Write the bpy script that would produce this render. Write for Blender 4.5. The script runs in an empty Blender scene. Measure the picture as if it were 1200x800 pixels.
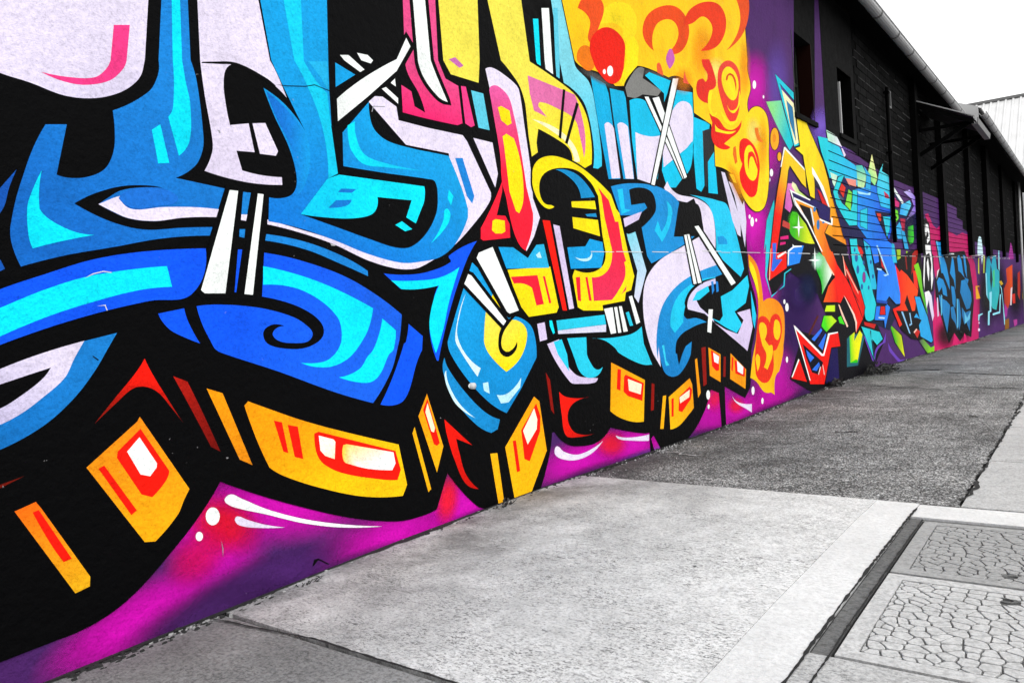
import bpy, bmesh, math, random
import numpy as np
from mathutils import Matrix, Vector
from mathutils.geometry import delaunay_2d_cdt
random.seed(7)
rnd = random.Random(11)
scene = bpy.context.scene
COL = scene.collection

# ------------------------------------------------------------------ camera
CAM = Vector((2.6, 0.0, 1.05))
FPX, CX, CY = 900.0, 600.0, 400.0            # focal length and centre for a 1200 x 800 frame
RIGHT = Vector((0.79994241, 0.59501515, -0.07777605))
DOWN = Vector((-0.03406909, -0.08436782, -0.99585208))
FWD = Vector((-0.59910887, 0.79927408, -0.04721777))
cd = bpy.data.cameras.new("camera")
cam = bpy.data.objects.new("camera", cd)
COL.objects.link(cam)
m3 = Matrix((RIGHT, -DOWN, -FWD)).transposed()
cam.matrix_world = Matrix.Translation(CAM) @ m3.to_4x4()
cd.sensor_width = 36.0
cd.lens = 36.0 * FPX / 1200.0
cd.clip_start = 0.05
cd.clip_end = 3000
scene.camera = cam

# ------------------------------------------------------------------ sky, sun, exposure
SUN_EL, SUN_AZ = math.radians(48), math.radians(100)   # azimuth measured from +Y towards +X
world = bpy.data.worlds.new("World")
scene.world = world
world.use_nodes = True
wn = world.node_tree
wn.nodes.clear()
sky = wn.nodes.new("ShaderNodeTexSky")
sky.sky_type = 'NISHITA'
sky.sun_disc = False
sky.sun_elevation = SUN_EL
sky.sun_rotation = SUN_AZ
sky.air_density = 1.6
sky.dust_density = 6.0
bw = wn.nodes.new("ShaderNodeRGBToBW")            # overcast: a colourless white sky
bg = wn.nodes.new("ShaderNodeBackground")
bg.inputs['Strength'].default_value = 0.15
wo = wn.nodes.new("ShaderNodeOutputWorld")
wn.links.new(sky.outputs[0], bw.inputs[0])
deck = wn.nodes.new("ShaderNodeMix")               # an even cloud deck over it
deck.data_type = 'FLOAT'
deck.inputs[0].default_value = 0.85
deck.inputs[3].default_value = 9.0
wn.links.new(bw.outputs[0], deck.inputs[2])
wn.links.new(deck.outputs[0], bg.inputs['Color'])
wn.links.new(bg.outputs[0], wo.inputs['Surface'])
sd = bpy.data.lights.new("sun", 'SUN')
sd.energy = 0.8
sd.angle = math.radians(14)
sd.color = (1.0, 0.985, 0.96)
sun = bpy.data.objects.new("sun", sd)
COL.objects.link(sun)
sdir = Vector((math.sin(SUN_AZ) * math.cos(SUN_EL), math.cos(SUN_AZ) * math.cos(SUN_EL), math.sin(SUN_EL)))
sun.rotation_euler = sdir.to_track_quat('Z', 'Y').to_euler()
scene.view_settings.view_transform = 'Standard'
scene.view_settings.look = 'None'
scene.view_settings.gamma = 1.0
scene.view_settings.exposure = 0.35
scene.render.engine = 'CYCLES'
scene.cycles.transparent_max_bounces = 12

# ------------------------------------------------------------------ helpers
def lin(h):
    h = h.lstrip('#')
    o = []
    for i in (0, 2, 4):
        c = int(h[i:i+2], 16) / 255.0
        o.append(c / 12.92 if c <= 0.04045 else ((c + 0.055) / 1.055) ** 2.4)
    return tuple(o)

def mat(name, col=(.5, .5, .5), rough=.8, metal=0.0, spec=.3):
    m = bpy.data.materials.new(name)
    m.use_nodes = True
    b = m.node_tree.nodes['Principled BSDF']
    b.inputs['Base Color'].default_value = (*col, 1)
    b.inputs['Roughness'].default_value = rough
    b.inputs['Metallic'].default_value = metal
    b.inputs['Specular IOR Level'].default_value = spec
    return m, m.node_tree, b

def N(nt, kind, **kw):
    n = nt.nodes.new(kind)
    for k, v in kw.items():
        if k in n.inputs:
            n.inputs[k].default_value = v
        else:
            setattr(n, k, v)
    return n

def ramp(nt, stops):
    r = nt.nodes.new("ShaderNodeValToRGB")
    e = r.color_ramp.elements
    while len(e) < len(stops):
        e.new(0.5)
    for el, (p, c) in zip(e, stops):
        el.position = p
        el.color = (c, c, c, 1) if not isinstance(c, tuple) else (*c, 1)
    return r

def mixc(nt, fac, a, b, mode='MIX'):
    n = nt.nodes.new("ShaderNodeMix")
    n.data_type = 'RGBA'
    n.blend_type = mode
    for sock, v in ((n.inputs[0], fac), (n.inputs[6], a), (n.inputs[7], b)):
        if hasattr(v, 'is_linked'):
            nt.links.new(v, sock)
        elif isinstance(v, (int, float)):
            sock.default_value = v
        else:
            sock.default_value = (*v, 1)
    return n.outputs[2]

def pos(nt, scale=(1, 1, 1)):
    g = nt.nodes.new("ShaderNodeNewGeometry")
    mp = nt.nodes.new("ShaderNodeMapping")
    mp.inputs['Scale'].default_value = scale
    nt.links.new(g.outputs['Position'], mp.inputs['Vector'])
    return mp.outputs[0]

def noise(nt, vec, scale, detail=4, rough=.6):
    n = N(nt, "ShaderNodeTexNoise", Scale=scale, Detail=detail, Roughness=rough)
    nt.links.new(vec, n.inputs['Vector'])
    return n.outputs['Fac']

def bump(nt, b, h, strength=.4, dist=.004):
    n = N(nt, "ShaderNodeBump", Strength=strength, Distance=dist)
    nt.links.new(h, n.inputs['Height'])
    nt.links.new(n.outputs[0], b.inputs['Normal'])

def new_obj(name, verts, faces, material, parent=None, smooth=False):
    me = bpy.data.meshes.new(name)
    me.from_pydata([tuple(v) for v in verts], [], faces)
    me.update()
    if material:
        me.materials.append(material)
    if smooth:
        for p in me.polygons:
            p.use_smooth = True
    o = bpy.data.objects.new(name, me)
    COL.objects.link(o)
    if parent:
        o.parent = parent
    return o

class MB:
    """collects simple solids into one mesh"""
    def __init__(s):
        s.v, s.f = [], []
    def hexa(s, p):      # 8 points: bottom ring 4, top ring 4
        i = len(s.v)
        s.v += p
        s.f += [(i+3, i+2, i+1, i), (i+4, i+5, i+6, i+7), (i, i+1, i+5, i+4), (i+1, i+2, i+6, i+5), (i+2, i+3, i+7, i+6), (i+3, i, i+4, i+7)]
        return s
    def box(s, x0, x1, y0, y1, z0, z1):
        return s.hexa([(x0, y0, z0), (x1, y0, z0), (x1, y1, z0), (x0, y1, z0), (x0, y0, z1), (x1, y0, z1), (x1, y1, z1), (x0, y1, z1)])
    def tube(s, a, b, r, n=10, r2=None):
        a, b = Vector(a), Vector(b)
        d = (b - a).normalized()
        u = d.orthogonal().normalized()
        w = d.cross(u)
        r2 = r if r2 is None else r2
        i = len(s.v)
        for p, rr in ((a, r), (b, r2)):
            for k in range(n):
                t = 2 * math.pi * k / n
                s.v.append(tuple(p + (u * math.cos(t) + w * math.sin(t)) * rr))
        for k in range(n):
            s.f.append((i+k, i+(k+1) % n, i+n+(k+1) % n, i+n+k))
        s.f.append(tuple(i+k for k in reversed(range(n))))
        s.f.append(tuple(i+n+k for k in range(n)))
        return s
    def prism(s, prof, y0, y1):   # profile of (x, z) swept along y
        i, n = len(s.v), len(prof)
        s.v += [(x, y0, z) for x, z in prof] + [(x, y1, z) for x, z in prof]
        for k in range(n):
            s.f.append((i+k, i+(k+1) % n, i+n+(k+1) % n, i+n+k))
        s.f.append(tuple(i+k for k in reversed(range(n))))
        s.f.append(tuple(i+n+k for k in range(n)))
        return s
    def build(s, name, material, parent=None, smooth=False):
        o = new_obj(name, s.v, s.f, material, parent, smooth)
        bm = bmesh.new()
        bm.from_mesh(o.data)
        bmesh.ops.recalc_face_normals(bm, faces=bm.faces)
        bm.to_mesh(o.data)
        bm.free()
        return o

def empty(name, loc=(0, 0, 0)):
    o = bpy.data.objects.new(name, None)
    COL.objects.link(o)
    o.location = loc
    return o

def tag(o, label, cat, group=None):
    o['label'] = label
    o['category'] = cat
    if group:
        o['group'] = group
    return o

def struct(o):
    o['kind'] = 'structure'
    return o

# the footpath falls away down the street
PROF = [(-60, 0.0), (1.3, 0.0), (2.46, -.01), (3.6, -.04), (5.05, -.11), (6.5, -.17), (8.5, -.22), (10.4, -.29), (15, -.47), (18.3, -.63), (25.2, -.98), (47.9, -1.98), (110, -4.3), (1500, -4.3)]
PYS, PZS = [p[0] for p in PROF], [p[1] for p in PROF]
def zg(y):
    return float(np.interp(y, PYS, PZS))

# ------------------------------------------------------------------ materials
def concrete(name, base, lo, grain=95., contrast=.55, flecks=0.0, wall_dark=0.0, cut=.40):
    m, nt, b = mat(name, rough=.9, spec=.2)
    v = pos(nt)
    big = ramp(nt, [(.3, .0), (.65, 1.0)])
    nt.links.new(noise(nt, v, 1.7, 6, .65), big.inputs[0])
    fine = noise(nt, v, grain, 3, .7)
    fr = ramp(nt, [(cut-.1*contrast, 0.0), (cut+.16, 1.0)])
    nt.links.new(fine, fr.inputs[0])
    mid = ramp(nt, [(.38, .0), (.6, 1.0)])
    nt.links.new(noise(nt, v, 12., 6, .75), mid.inputs[0])
    c = mixc(nt, big.outputs[0], tuple(x*.86 for x in base), base)
    c = mixc(nt, mid.outputs[0], mixc(nt, .18, c, lo), c)
    c = mixc(nt, fr.outputs[0], mixc(nt, contrast, c, lo), c)
    if flecks:                                   # worn pits drawn out by the broom
        for sc, e0, e1, am in (((55, 130, 55), .40, .48, 1.0), ((22, 70, 22), .36, .43, .9)):
            n_ = N(nt, "ShaderNodeTexNoise", Scale=1.0, Detail=4.0, Roughness=.72, Distortion=1.1)
            nt.links.new(pos(nt, sc), n_.inputs['Vector'])
            fl = ramp(nt, [(e0, 1.0), (e1, 0.0)])
            nt.links.new(n_.outputs['Fac'], fl.inputs[0])
            area = ramp(nt, [(.38, .10), (.62, 1.0)])
            nt.links.new(noise(nt, v, 2.7 if am == 1.0 else 4.3, 6, .75), area.inputs[0])
            k = N(nt, "ShaderNodeMath", operation='MULTIPLY')
            nt.links.new(fl.outputs[0], k.inputs[0])
            nt.links.new(area.outputs[0], k.inputs[1])
            k2 = N(nt, "ShaderNodeMath", operation='MULTIPLY')
            nt.links.new(k.outputs[0], k2.inputs[0])
            k2.inputs[1].default_value = flecks*am
            c = mixc(nt, k2.outputs[0], c, lo)
    if wall_dark:                                    # darker towards the wall, broken up by noise
        sx = N(nt, "ShaderNodeSeparateXYZ")
        nt.links.new(v, sx.inputs[0])
        mr = N(nt, "ShaderNodeMapRange")
        mr.inputs['From Min'].default_value = 1.6
        mr.inputs['From Max'].default_value = .0
        nt.links.new(sx.outputs[0], mr.inputs['Value'])
        ns = ramp(nt, [(.34, .2), (.62, 1.0)])
        nt.links.new(noise(nt, v, 2.2, 7, .7), ns.inputs[0])
        k = N(nt, "ShaderNodeMath", operation='MULTIPLY')
        nt.links.new(mr.outputs[0], k.inputs[0])
        nt.links.new(ns.outputs[0], k.inputs[1])
        k2 = N(nt, "ShaderNodeMath", operation='MULTIPLY')
        nt.links.new(k.outputs[0], k2.inputs[0])
        k2.inputs[1].default_value = wall_dark
        c = mixc(nt, k2.outputs[0], c, tuple(x*.9 for x in lo))
    nt.links.new(c, b.inputs['Base Color'])
    bump(nt, b, fine, .6, .004)
    return m

def asphalt(name, base, light, dark, wall_dark=0.0):
    m, nt, b = mat(name, rough=.92, spec=.2)
    v = pos(nt)
    vo = N(nt, "ShaderNodeTexVoronoi", Scale=130.0)
    nt.links.new(v, vo.inputs['Vector'])
    sp = N(nt, "ShaderNodeSeparateColor")
    nt.links.new(vo.outputs['Color'], sp.inputs[0])
    r = ramp(nt, [(.0, dark), (.3, base*.6), (.60, base*1.1), (.80, base*2.6), (1.0, light)])
    nt.links.new(sp.outputs[0], r.inputs[0])
    big = ramp(nt, [(.34, .5), (.52, 1.0), (.68, 1.5)])
    nt.links.new(noise(nt, v, 1.3, 7, .72), big.inputs[0])
    mid = ramp(nt, [(.3, .7), (.7, 1.25)])
    nt.links.new(noise(nt, v, 9., 6, .75), mid.inputs[0])
    st = ramp(nt, [(.62, 0.0), (.74, .55)])
    nt.links.new(noise(nt, pos(nt, (6, 2.2, 1)), 1.0, 6, .7), st.inputs[0])
    c = mixc(nt, 1.0, r.outputs[0], big.outputs[0], 'MULTIPLY')
    c = mixc(nt, 1.0, c, mid.outputs[0], 'MULTIPLY')
    c = mixc(nt, st.outputs[0], c, (base*2.2,)*3)
    if wall_dark:  # tone deepens towards the wall in noisy patches
        sx = N(nt, "ShaderNodeSeparateXYZ")
        nt.links.new(v, sx.inputs[0])
        mr = N(nt, "ShaderNodeMapRange")
        mr.inputs['From Min'].default_value = 1.1
        mr.inputs['From Max'].default_value = .05
        nt.links.new(sx.outputs[0], mr.inputs['Value'])
        ns = ramp(nt, [(.32, .1), (.6, 1.0)])
        nt.links.new(noise(nt, v, 1.6, 7, .7), ns.inputs[0])
        k = N(nt, "ShaderNodeMath", operation='MULTIPLY')
        nt.links.new(mr.outputs[0], k.inputs[0])
        nt.links.new(ns.outputs[0], k.inputs[1])
        k2 = N(nt, "ShaderNodeMath", operation='MULTIPLY')
        nt.links.new(k.outputs[0], k2.inputs[0])
        k2.inputs[1].default_value = wall_dark
        c = mixc(nt, k2.outputs[0], c, (.035, .035, .035))
    nt.links.new(c, b.inputs['Base Color'])
    bump(nt, b, vo.outputs['Distance'], .7, .005)
    return m

M_CONC = concrete("light_concrete", (.80, .80, .80), (.07, .07, .07), 80., .5, 1.0, .88, .35)
M_CONC_EDGE = concrete("trowelled_concrete", (.76, .76, .76), (.40, .40, .40), 60., .35, .5)
M_CONC_OLD = concrete("old_concrete", (.34, .34, .34), (.07, .07, .07), 70., .7, .9, .6)
M_CONC_R = concrete("kerbside_concrete", (.56, .56, .56), (.16, .16, .16), 80., .5, .9)
M_ASPH = asphalt("footpath_asphalt", .135, .66, .012, .9)
M_ROAD = asphalt("road_asphalt", .05, .12, .02)
M_JOINT = concrete("joint_dirt", (.03, .03, .03), (.012, .012, .012), 60., .6)
M_STEEL = concrete("galvanised_steel", (.17, .17, .17), (.05, .05, .05), 50., .7, .8)
M_STONE = concrete("cover_concrete", (.60, .60, .60), (.26, .26, .26), 60., .6, .7)
M_STONE_G = concrete("grey_cover_concrete", (.40, .40, .40), (.18, .18, .18), 60., .6, .7)
M_GROUT = concrete("cover_grout", (.13, .13, .13), (.06, .06, .06), 80., .5)
M_EARTH = concrete("earth", (.12, .12, .12), (.05, .05, .05), 20., .5)
M_CHIP = concrete("plaster_chips", (.40, .40, .40), (.10, .10, .10), 60., .7)

def paint_material(name, alpha=False):
    m, nt, b = mat(name, rough=.62, spec=.05)
    a = N(nt, "ShaderNodeVertexColor", layer_name="paint")
    v = pos(nt)
    n1 = ramp(nt, [(.25, .78), (.5, 1.0), (.8, 1.08)])
    nt.links.new(noise(nt, v, 3.2, 6, .65), n1.inputs[0])
    c = mixc(nt, 1.0, a.outputs['Color'], n1.outputs[0], 'MULTIPLY')
    n2 = ramp(nt, [(.32, .76), (.5, .99), (.7, 1.1)])
    nt.links.new(noise(nt, v, 85., 4, .75), n2.inputs[0])
    c = mixc(nt, 1.0, c, n2.outputs[0], 'MULTIPLY')
    # worn flecks where the render shows through
    n3 = ramp(nt, [(.735, 0.0), (.76, .75)])
    nt.links.new(noise(nt, v, 42., 3, .55), n3.inputs[0])
    n4 = ramp(nt, [(.5, 0.0), (.62, 1.0)])
    nt.links.new(noise(nt, v, 2.3, 4, .6), n4.inputs[0])
    k = N(nt, "ShaderNodeMath", operation='MULTIPLY')
    nt.links.new(n3.outputs[0], k.inputs[0])
    nt.links.new(n4.outputs[0], k.inputs[1])
    c = mixc(nt, k.outputs[0], c, (.34, .33, .34))
    nt.links.new(c, b.inputs['Base Color'])
    h1 = noise(nt, v, 120., 4, .7)
    h2 = noise(nt, v, 24., 4, .6)
    s = N(nt, "ShaderNodeMath", operation='MULTIPLY_ADD')
    s.inputs[1].default_value = 2.2
    nt.links.new(h2, s.inputs[0])
    nt.links.new(h1, s.inputs[2])
    bump(nt, b, s.outputs[0], .75, .0045)
    if alpha:
        nt.links.new(a.outputs['Alpha'], b.inputs['Alpha'])
    return m
M_PAINT = paint_material("spray_paint")
M_MIST = paint_material("spray_mist", True)

def dark_masonry(name, c0, c1):
    m, nt, b = mat(name, rough=.85, spec=.03)
    v = pos(nt)
    r = ramp(nt, [(.3, c0), (.7, c1)])
    nt.links.new(noise(nt, v, 9., 6, .7), r.inputs[0])
    nt.links.new(r.outputs[0], b.inputs['Base Color'])
    bump(nt, b, noise(nt, v, 60., 4, .7), .6, .006)
    return m
M_BRICK = dark_masonry("black_painted_brick", .0012, .005)
M_BRICK2 = dark_masonry("worn_black_brick", .003, .010)
M_MORTAR = dark_masonry("black_mortar", .001, .002)
M_MORTAR_W = dark_masonry("bare_mortar", .03, .16)
M_BLACK = dark_masonry("black_timber", .001, .003)
M_RENDER = dark_masonry("dark_render", .002, .012)
M_BROWN, _, _ = mat("brown_reveal", (.010, .002, .001), .6, 0, .05)
M_GLASS, _, _b = mat("window_glass", (.002, .002, .003), .2, 0, .2)
M_FRAME, _, _ = mat("grey_frame", (.12, .12, .12), .5)
M_FRAME_D, _, _ = mat("dark_frame", (.02, .024, .02), .5, 0, .1)
M_GUTTER, _, _ = mat("zinc_gutter", (.42, .42, .42), .45, .3, .4)
M_PIPE, _, _ = mat("black_pipe", (.001, .001, .001), .6, 0, .03)

def corrugated(name, lo, hi, rough=.5):
    m, nt, b = mat(name, rough=rough, spec=.4)
    r = ramp(nt, [(.3, lo), (.7, hi)])
    nt.links.new(noise(nt, pos(nt, (1, .3, 1)), 1.2, 5, .6), r.inputs[0])
    nt.links.new(r.outputs[0], b.inputs['Base Color'])
    return m
M_ROOF = corrugated("corrugated_iron", .45, .62)
M_SHED = corrugated("pale_roof_iron", .50, .62)
M_SHEDWALL = corrugated("pale_shed_wall", .5, .62)
M_AWN = corrugated("dull_awning_iron", .006, .02)
M_POLE = corrugated("pale_pole", .42, .6)
M_LEAF = dark_masonry("dry_leaf", .02, .09)
M_LEAF2 = dark_masonry("grey_leaf", .08, .25)

# ------------------------------------------------------------------ ground
def sheet(name, x0, x1, y0, y1, lift, material, nx=1, step=.5, parent=None, jag=0.0):
    ys = sorted(set([y0, y1] + [y for y in PYS if y0 < y < y1] + list(np.arange(y0, y1, step))[1:]))
    v, f = [], []
    for y in ys:
        for k in range(nx + 1):
            j = rnd.uniform(-jag, jag) if k in (0, nx) else 0
            v.append((x0 + (x1 - x0) * k / nx + j, y, zg(y) + lift))
    n = nx + 1
    for r in range(len(ys) - 1):
        for k in range(nx):
            f.append((r*n+k, r*n+k+1, (r+1)*n+k+1, (r+1)*n+k))
    return new_obj(name, v, f, material, parent)

g = struct(sheet("ground", -900, 900, -60, 1500, -.30, M_EARTH, 1, 40))
fp = struct(sheet("footpath_base", -.1, 3.6, -8, 110, -.012, M_JOINT, 1, 4))
ys = [-8] + list(np.arange(-6, 110, 3.0))
kb = MB()
for a, b_ in zip(ys[:-1], ys[1:]):
    za, zb = zg(a), zg(b_)
    kb.hexa([(3.6, a+.004, za-.32), (3.78, a+.004, za-.32), (3.78, b_-.004, zb-.32), (3.6, b_-.004, zb-.32),
             (3.6, a+.004, za), (3.76, a+.004, za), (3.76, b_-.004, zb), (3.6, b_-.004, zb)])
struct(kb.build("kerb", M_CONC_R))
struct(sheet("road", 3.78, 12, -60, 300, -.13, M_ROAD, 1, 5))

def slab(name, x0, x1, y0, y1, material, top=0.0, th=.05, step=.25):
    ys = sorted(set([y0, y1] + [y for y in PYS if y0 < y < y1] + list(np.arange(y0, y1, step))[1:]))
    v, f = [], []
    for y in ys:
        z = zg(y)
        v += [(x0, y, z-th), (x0, y, z+top), (x1, y, z+top), (x1, y, z-th)]
    for r in range(len(ys)-1):
        a, b_ = r*4, r*4+4
        f += [(a+1, a+2, b_+2, b_+1), (a, a+1, b_+1, b_), (a+2, a+3, b_+3, b_+2)]
    e = (len(ys)-1)*4
    f += [(3, 2, 1, 0), (e, e+1, e+2, e+3)]
    return struct(new_obj(name, v, f, material))

slab("footpath_slab", .0, 1.735, 1.555, 4.075, M_CONC, .006)
slab("slab_margin", 1.737, 1.925, 1.555, 4.075, M_CONC_EDGE, .005)
slab("footpath_slab_old", .0, 1.925, -2.0, 1.535, M_CONC_OLD, .003)
slab("footpath_slab_older", .0, 1.925, -6.0, -2.02, M_CONC, .003)
slab("pit_surround_far", 1.93, 3.58, 3.80, 4.06, M_CONC_EDGE, .004)
slab("pit_surround_side", 2.72, 3.58, 1.2, 3.795, M_CONC_R, .004)
slab("pit_surround_near", 1.93, 2.715, .1, 2.185, M_CONC_R, .004)
slab("pit_surround_corner", 2.72, 3.58, .1, 1.195, M_CONC_R, .004)
slab("footpath_slab_kerbside", 1.93, 3.58, -6, .08, M_CONC_R, .004)
y = 4.085
k = 0
while y < 60:                                         # bays of concrete beside the asphalt
    L = (1.34, 1.5, 1.5, 1.5)[min(k, 3)]
    slab("kerbside_bay", 2.098, 3.58, y, y+L-.016, M_CONC_R, .004, .05, .5)
    y += L
    k += 1
# asphalt with a ragged kerbside edge
def ragged_strip(name, x0, x1, y0, y1, lift, material, step, jag):
    v, f = [], []
    y = y0
    rows = 0
    while y < y1:
        v += [(x0, y, zg(y)+lift), ((x0+x1)/2, y, zg(y)+lift+.004*math.sin(y*.9)), (x1+rnd.uniform(-jag, jag), y, zg(y)+lift)]
        y += step * (1 if y < 20 else 5)
        rows += 1
    for r in range(rows-1):
        a = r*3
        f += [(a, a+1, a+4, a+3), (a+1, a+2, a+5, a+4)]
    return struct(new_obj(name, v, f, material))
ragged_strip("asphalt_footpath", 0.0, 2.085, 4.083, 90, .002, M_ASPH, .06, .012)

# cracks and patches in the asphalt: thin dark crooked sheets
def crack(x0, y0, x1, y1, w, material=M_JOINT, name="crack", wob=.02, n=18, lift=.0065):
    v, f = [], []
    d = Vector((x1-x0, y1-y0))
    nn = Vector((-d.y, d.x)).normalized()
    off = 0
    for i in range(n+1):
        t = i/n
        off = off*.7 + rnd.uniform(-wob, wob)
        ww = w*rnd.uniform(.25, 1.0)*(1 if 0 < i < n else .1)
        for s in (-1, 1):
            px, py = x0+d.x*t+nn.x*(off+s*ww/2), y0+d.y*t+nn.y*(off+s*ww/2)
            v.append((px, py, zg(py)+lift))
    for i in range(n):
        f.append((2*i, 2*i+1, 2*i+3, 2*i+2))
    return struct(new_obj(name, v, f, material))
for a in [(.45, 10.1, 1.3, 9.6, .035), (.9, 12.2, 2.08, 11.4, .05), (1.35, 10.0, 2.08, 9.75, .03), (.1, 12.5, .9, 12.6, .12), (1.2, 15.0, 2.08, 14.8, .06),
          (.6, 8.05, .8, 8.0, .03), (.95, 6.35, 1.12, 6.45, .03), (1.2, 14., 1.6, 14.1, .05), (1.78, 7.5, 1.86, 7.45, .03), (.3, 18., 2.05, 18.1, .07), (.1, 23, 2.05, 23.2, .09)]:
    crack(*a[:4], a[4]*1.6)
for a in [(.05, 6.9, .75, 7.0, .03), (.1, 6.1, .5, 6.2, .04), (.15, 8.6, .8, 8.9, .05), (.1, 9.6, .5, 9.4, .08), (.6, 5.5, .9, 5.6, .02), (.1, 5.1, .4, 5.0, .05), (.35, 7.6, 1.0, 7.55, .02)]:
    crack(*a, material=M_CHIP, name="scuff", wob=.03)
# crumbled dirt line between asphalt and kerbside bays, and beside the pit frame
for i in range(16):
    y = 4.2 + i*.62
    crack(2.10+rnd.uniform(-.01, .01), y, 2.10+rnd.uniform(-.01, .01), y+.55, .03*rnd.uniform(.4, 1.2), wob=.010, n=12, lift=.0075)
crack(1.929, 1.2, 1.931, 3.98, .016, wob=.0012, n=120, lift=.0085, name="dirt_line")
crack(1.988, 1.6, 1.990, 3.75, .010, wob=.0008, n=120, lift=.0085, name="dirt_line")
crack(2.15, 5.46, 2.9, 5.5, .012, wob=.006, lift=.0085)
crack(0.02, 1.49, .55, 1.556, .012, wob=.003, lift=.0085)
crack(.5, 1.553, 1.9, 1.545, .014, wob=.002, lift=.0085, n=60)

# ------------------------------------------------------------------ mural tracing on the plane of the wall (x = 0)
REG = {'A': (0, 60, 4), 'B': (250, 60, 4), 'C': (500, 60, 4), 'D': (750, 60, 4), 'E': (900, 60, 4),
       'H': (0, 230, 4), 'I': (250, 230, 4), 'J': (500, 230, 4), 'G': (750, 230, 4), 'F': (900, 230, 4),
       'K': (0, 400, 4), 'L': (250, 400, 4), 'M': (500, 400, 4), 'N': (700, 400, 4), 'O': (900, 350, 4),
       'Q': (0, 570, 4), 'S': (250, 570, 4), 'U': (955, 130, 10), 'V': (955, 200, 10), 'W': (1050, 240, 8),
       'Y': (1050, 320, 8), 'T': (1000, 180, 6), '@': (0, 0, 1),
       'a': (885, 140, 10), 'b': (885, 215, 10), 'c': (885, 285, 10), 'd': (885, 370, 10), 'e': (980, 260, 10), 'f': (980, 345, 10), 'g': (760, 65, 8), 'h': (800, 150, 8)}

def wall_pt(px, py):
    d = RIGHT*(px-CX) + DOWN*(py-CY) + FWD*FPX
    s = -CAM.x / d.x
    return (CAM.y + d.y*s, CAM.z + d.z*s)      # (along wall, height)

def path(spec):
    pts, sm, cur = [], [], '@'
    for tok in spec.split():
        if tok[0] == '@':
            cur, tok = '@', tok[1:]
        elif ':' in tok:
            cur, tok = tok.split(':')
        s = tok.endswith('~')
        x, y = tok.rstrip('~').split(',')
        ox, oy, k = REG[cur]
        pts.append((ox+float(x)/k, oy+float(y)/k))
        sm.append(s)
    n = len(pts)
    P = np.array(pts)
    out = []
    for i in range(n):
        a, b_ = P[i], P[(i+1) % n]
        sa, sb = sm[i], sm[(i+1) % n]
        L = np.linalg.norm(b_-a)
        if not (sa or sb) or L < 1e-6:
            out.append(a)
            continue
        def tang(j):
            d = P[(j+1) % n]-P[(j-1) % n]
            return d/(np.linalg.norm(d)+1e-9)*L
        m0 = tang(i) if sa else None
        m1 = tang((i+1) % n) if sb else None
        if m0 is None:
            m0 = 2*(b_-a)-m1
        if m1 is None:
            m1 = 2*(b_-a)-m0
        K = max(3, min(10, int(L/3)))
        for q in range(K):
            t = q/K
            out.append((2*t**3-3*t*t+1)*a+(t**3-2*t*t+t)*m0+(-2*t**3+3*t*t)*b_+(t**3-t*t)*m1)
    return np.array(out)

def offset(P, d):
    A = 0.5*np.sum(P[:, 0]*np.roll(P[:, 1], -1)-np.roll(P[:, 0], -1)*P[:, 1])
    s = 1 if A > 0 else -1
    e = np.roll(P, -1, 0)-P
    e /= (np.linalg.norm(e, axis=1)[:, None]+1e-9)
    nr = np.stack([e[:, 1], -e[:, 0]], 1)*s
    m = nr+np.roll(nr, 1, 0)
    m /= (np.sum(m*np.roll(nr, 1, 0), 1)[:, None].clip(.55))
    return P+m*d

BRICK_Y, JOINT_Z = 10.54, 1.375         # brickwork starts here, above the joint
COURSE = .121
BED = .014
def clip(poly, ax, v, keep_less):
    out = []
    n = len(poly)
    for i in range(n):
        a, b_ = poly[i], poly[(i+1) % n]
        ia = (a[ax] <= v) if keep_less else (a[ax] >= v)
        ib = (b_[ax] <= v) if keep_less else (b_[ax] >= v)
        if ia:
            out.append(a)
        if ia != ib:
            t = (v-a[ax])/(b_[ax]-a[ax])
            out.append((a[0]+(b_[0]-a[0])*t, a[1]+(b_[1]-a[1])*t))
    return out

def to_bands(tris):
    out = []
    for t in tris:
        if max(p[0] for p in t) <= BRICK_Y or max(p[1] for p in t) <= JOINT_Z:
            out.append(t)
            continue
        a = clip(t, 0, BRICK_Y, True)
        if len(a) > 2:
            out.append(a)
        r = clip(t, 0, BRICK_Y, False)
        if len(r) < 3:
            continue
        lo = clip(r, 1, JOINT_Z, True)
        if len(lo) > 2:
            out.append(lo)
        k0 = max(0, int((min(p[1] for p in r)-JOINT_Z)/COURSE))
        k1 = int((max(p[1] for p in r)-JOINT_Z)/COURSE)+1
        for k in range(k0, k1+1):
            q = clip(r, 1, JOINT_Z+k*COURSE+BED, False)
            if len(q) > 2:
                q = clip(q, 1, JOINT_Z+(k+1)*COURSE, True)
                if len(q) > 2:
                    out.append(q)
    return out

LAYERS = []            # (bbox, polygon, layer)
def inside(pts, poly):
    x, y = pts[:, 0][:, None], pts[:, 1][:, None]
    x0, y0 = poly[:, 0][None], poly[:, 1][None]
    x1, y1 = np.roll(poly[:, 0], -1)[None], np.roll(poly[:, 1], -1)[None]
    c = ((y0 > y) != (y1 > y)) & (x < (x1-x0)*(y-y0)/(y1-y0+1e-12)+x0)
    return (c.sum(1) % 2) == 1
def overlaps(A, B):
    if inside(A, B).any() or inside(B, A).any():
        return True
    a0, a1 = A[:, None], np.roll(A, -1, 0)[:, None]
    b0, b1 = B[None], np.roll(B, -1, 0)[None]
    def cr(o, p, q):
        return (p[..., 0]-o[..., 0])*(q[..., 1]-o[..., 1])-(p[..., 1]-o[..., 1])*(q[..., 0]-o[..., 0])
    return ((cr(a0, a1, b0)*cr(a0, a1, b1) < 0) & (cr(b0, b1, a0)*cr(b0, b1, a1) < 0)).any()
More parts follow.
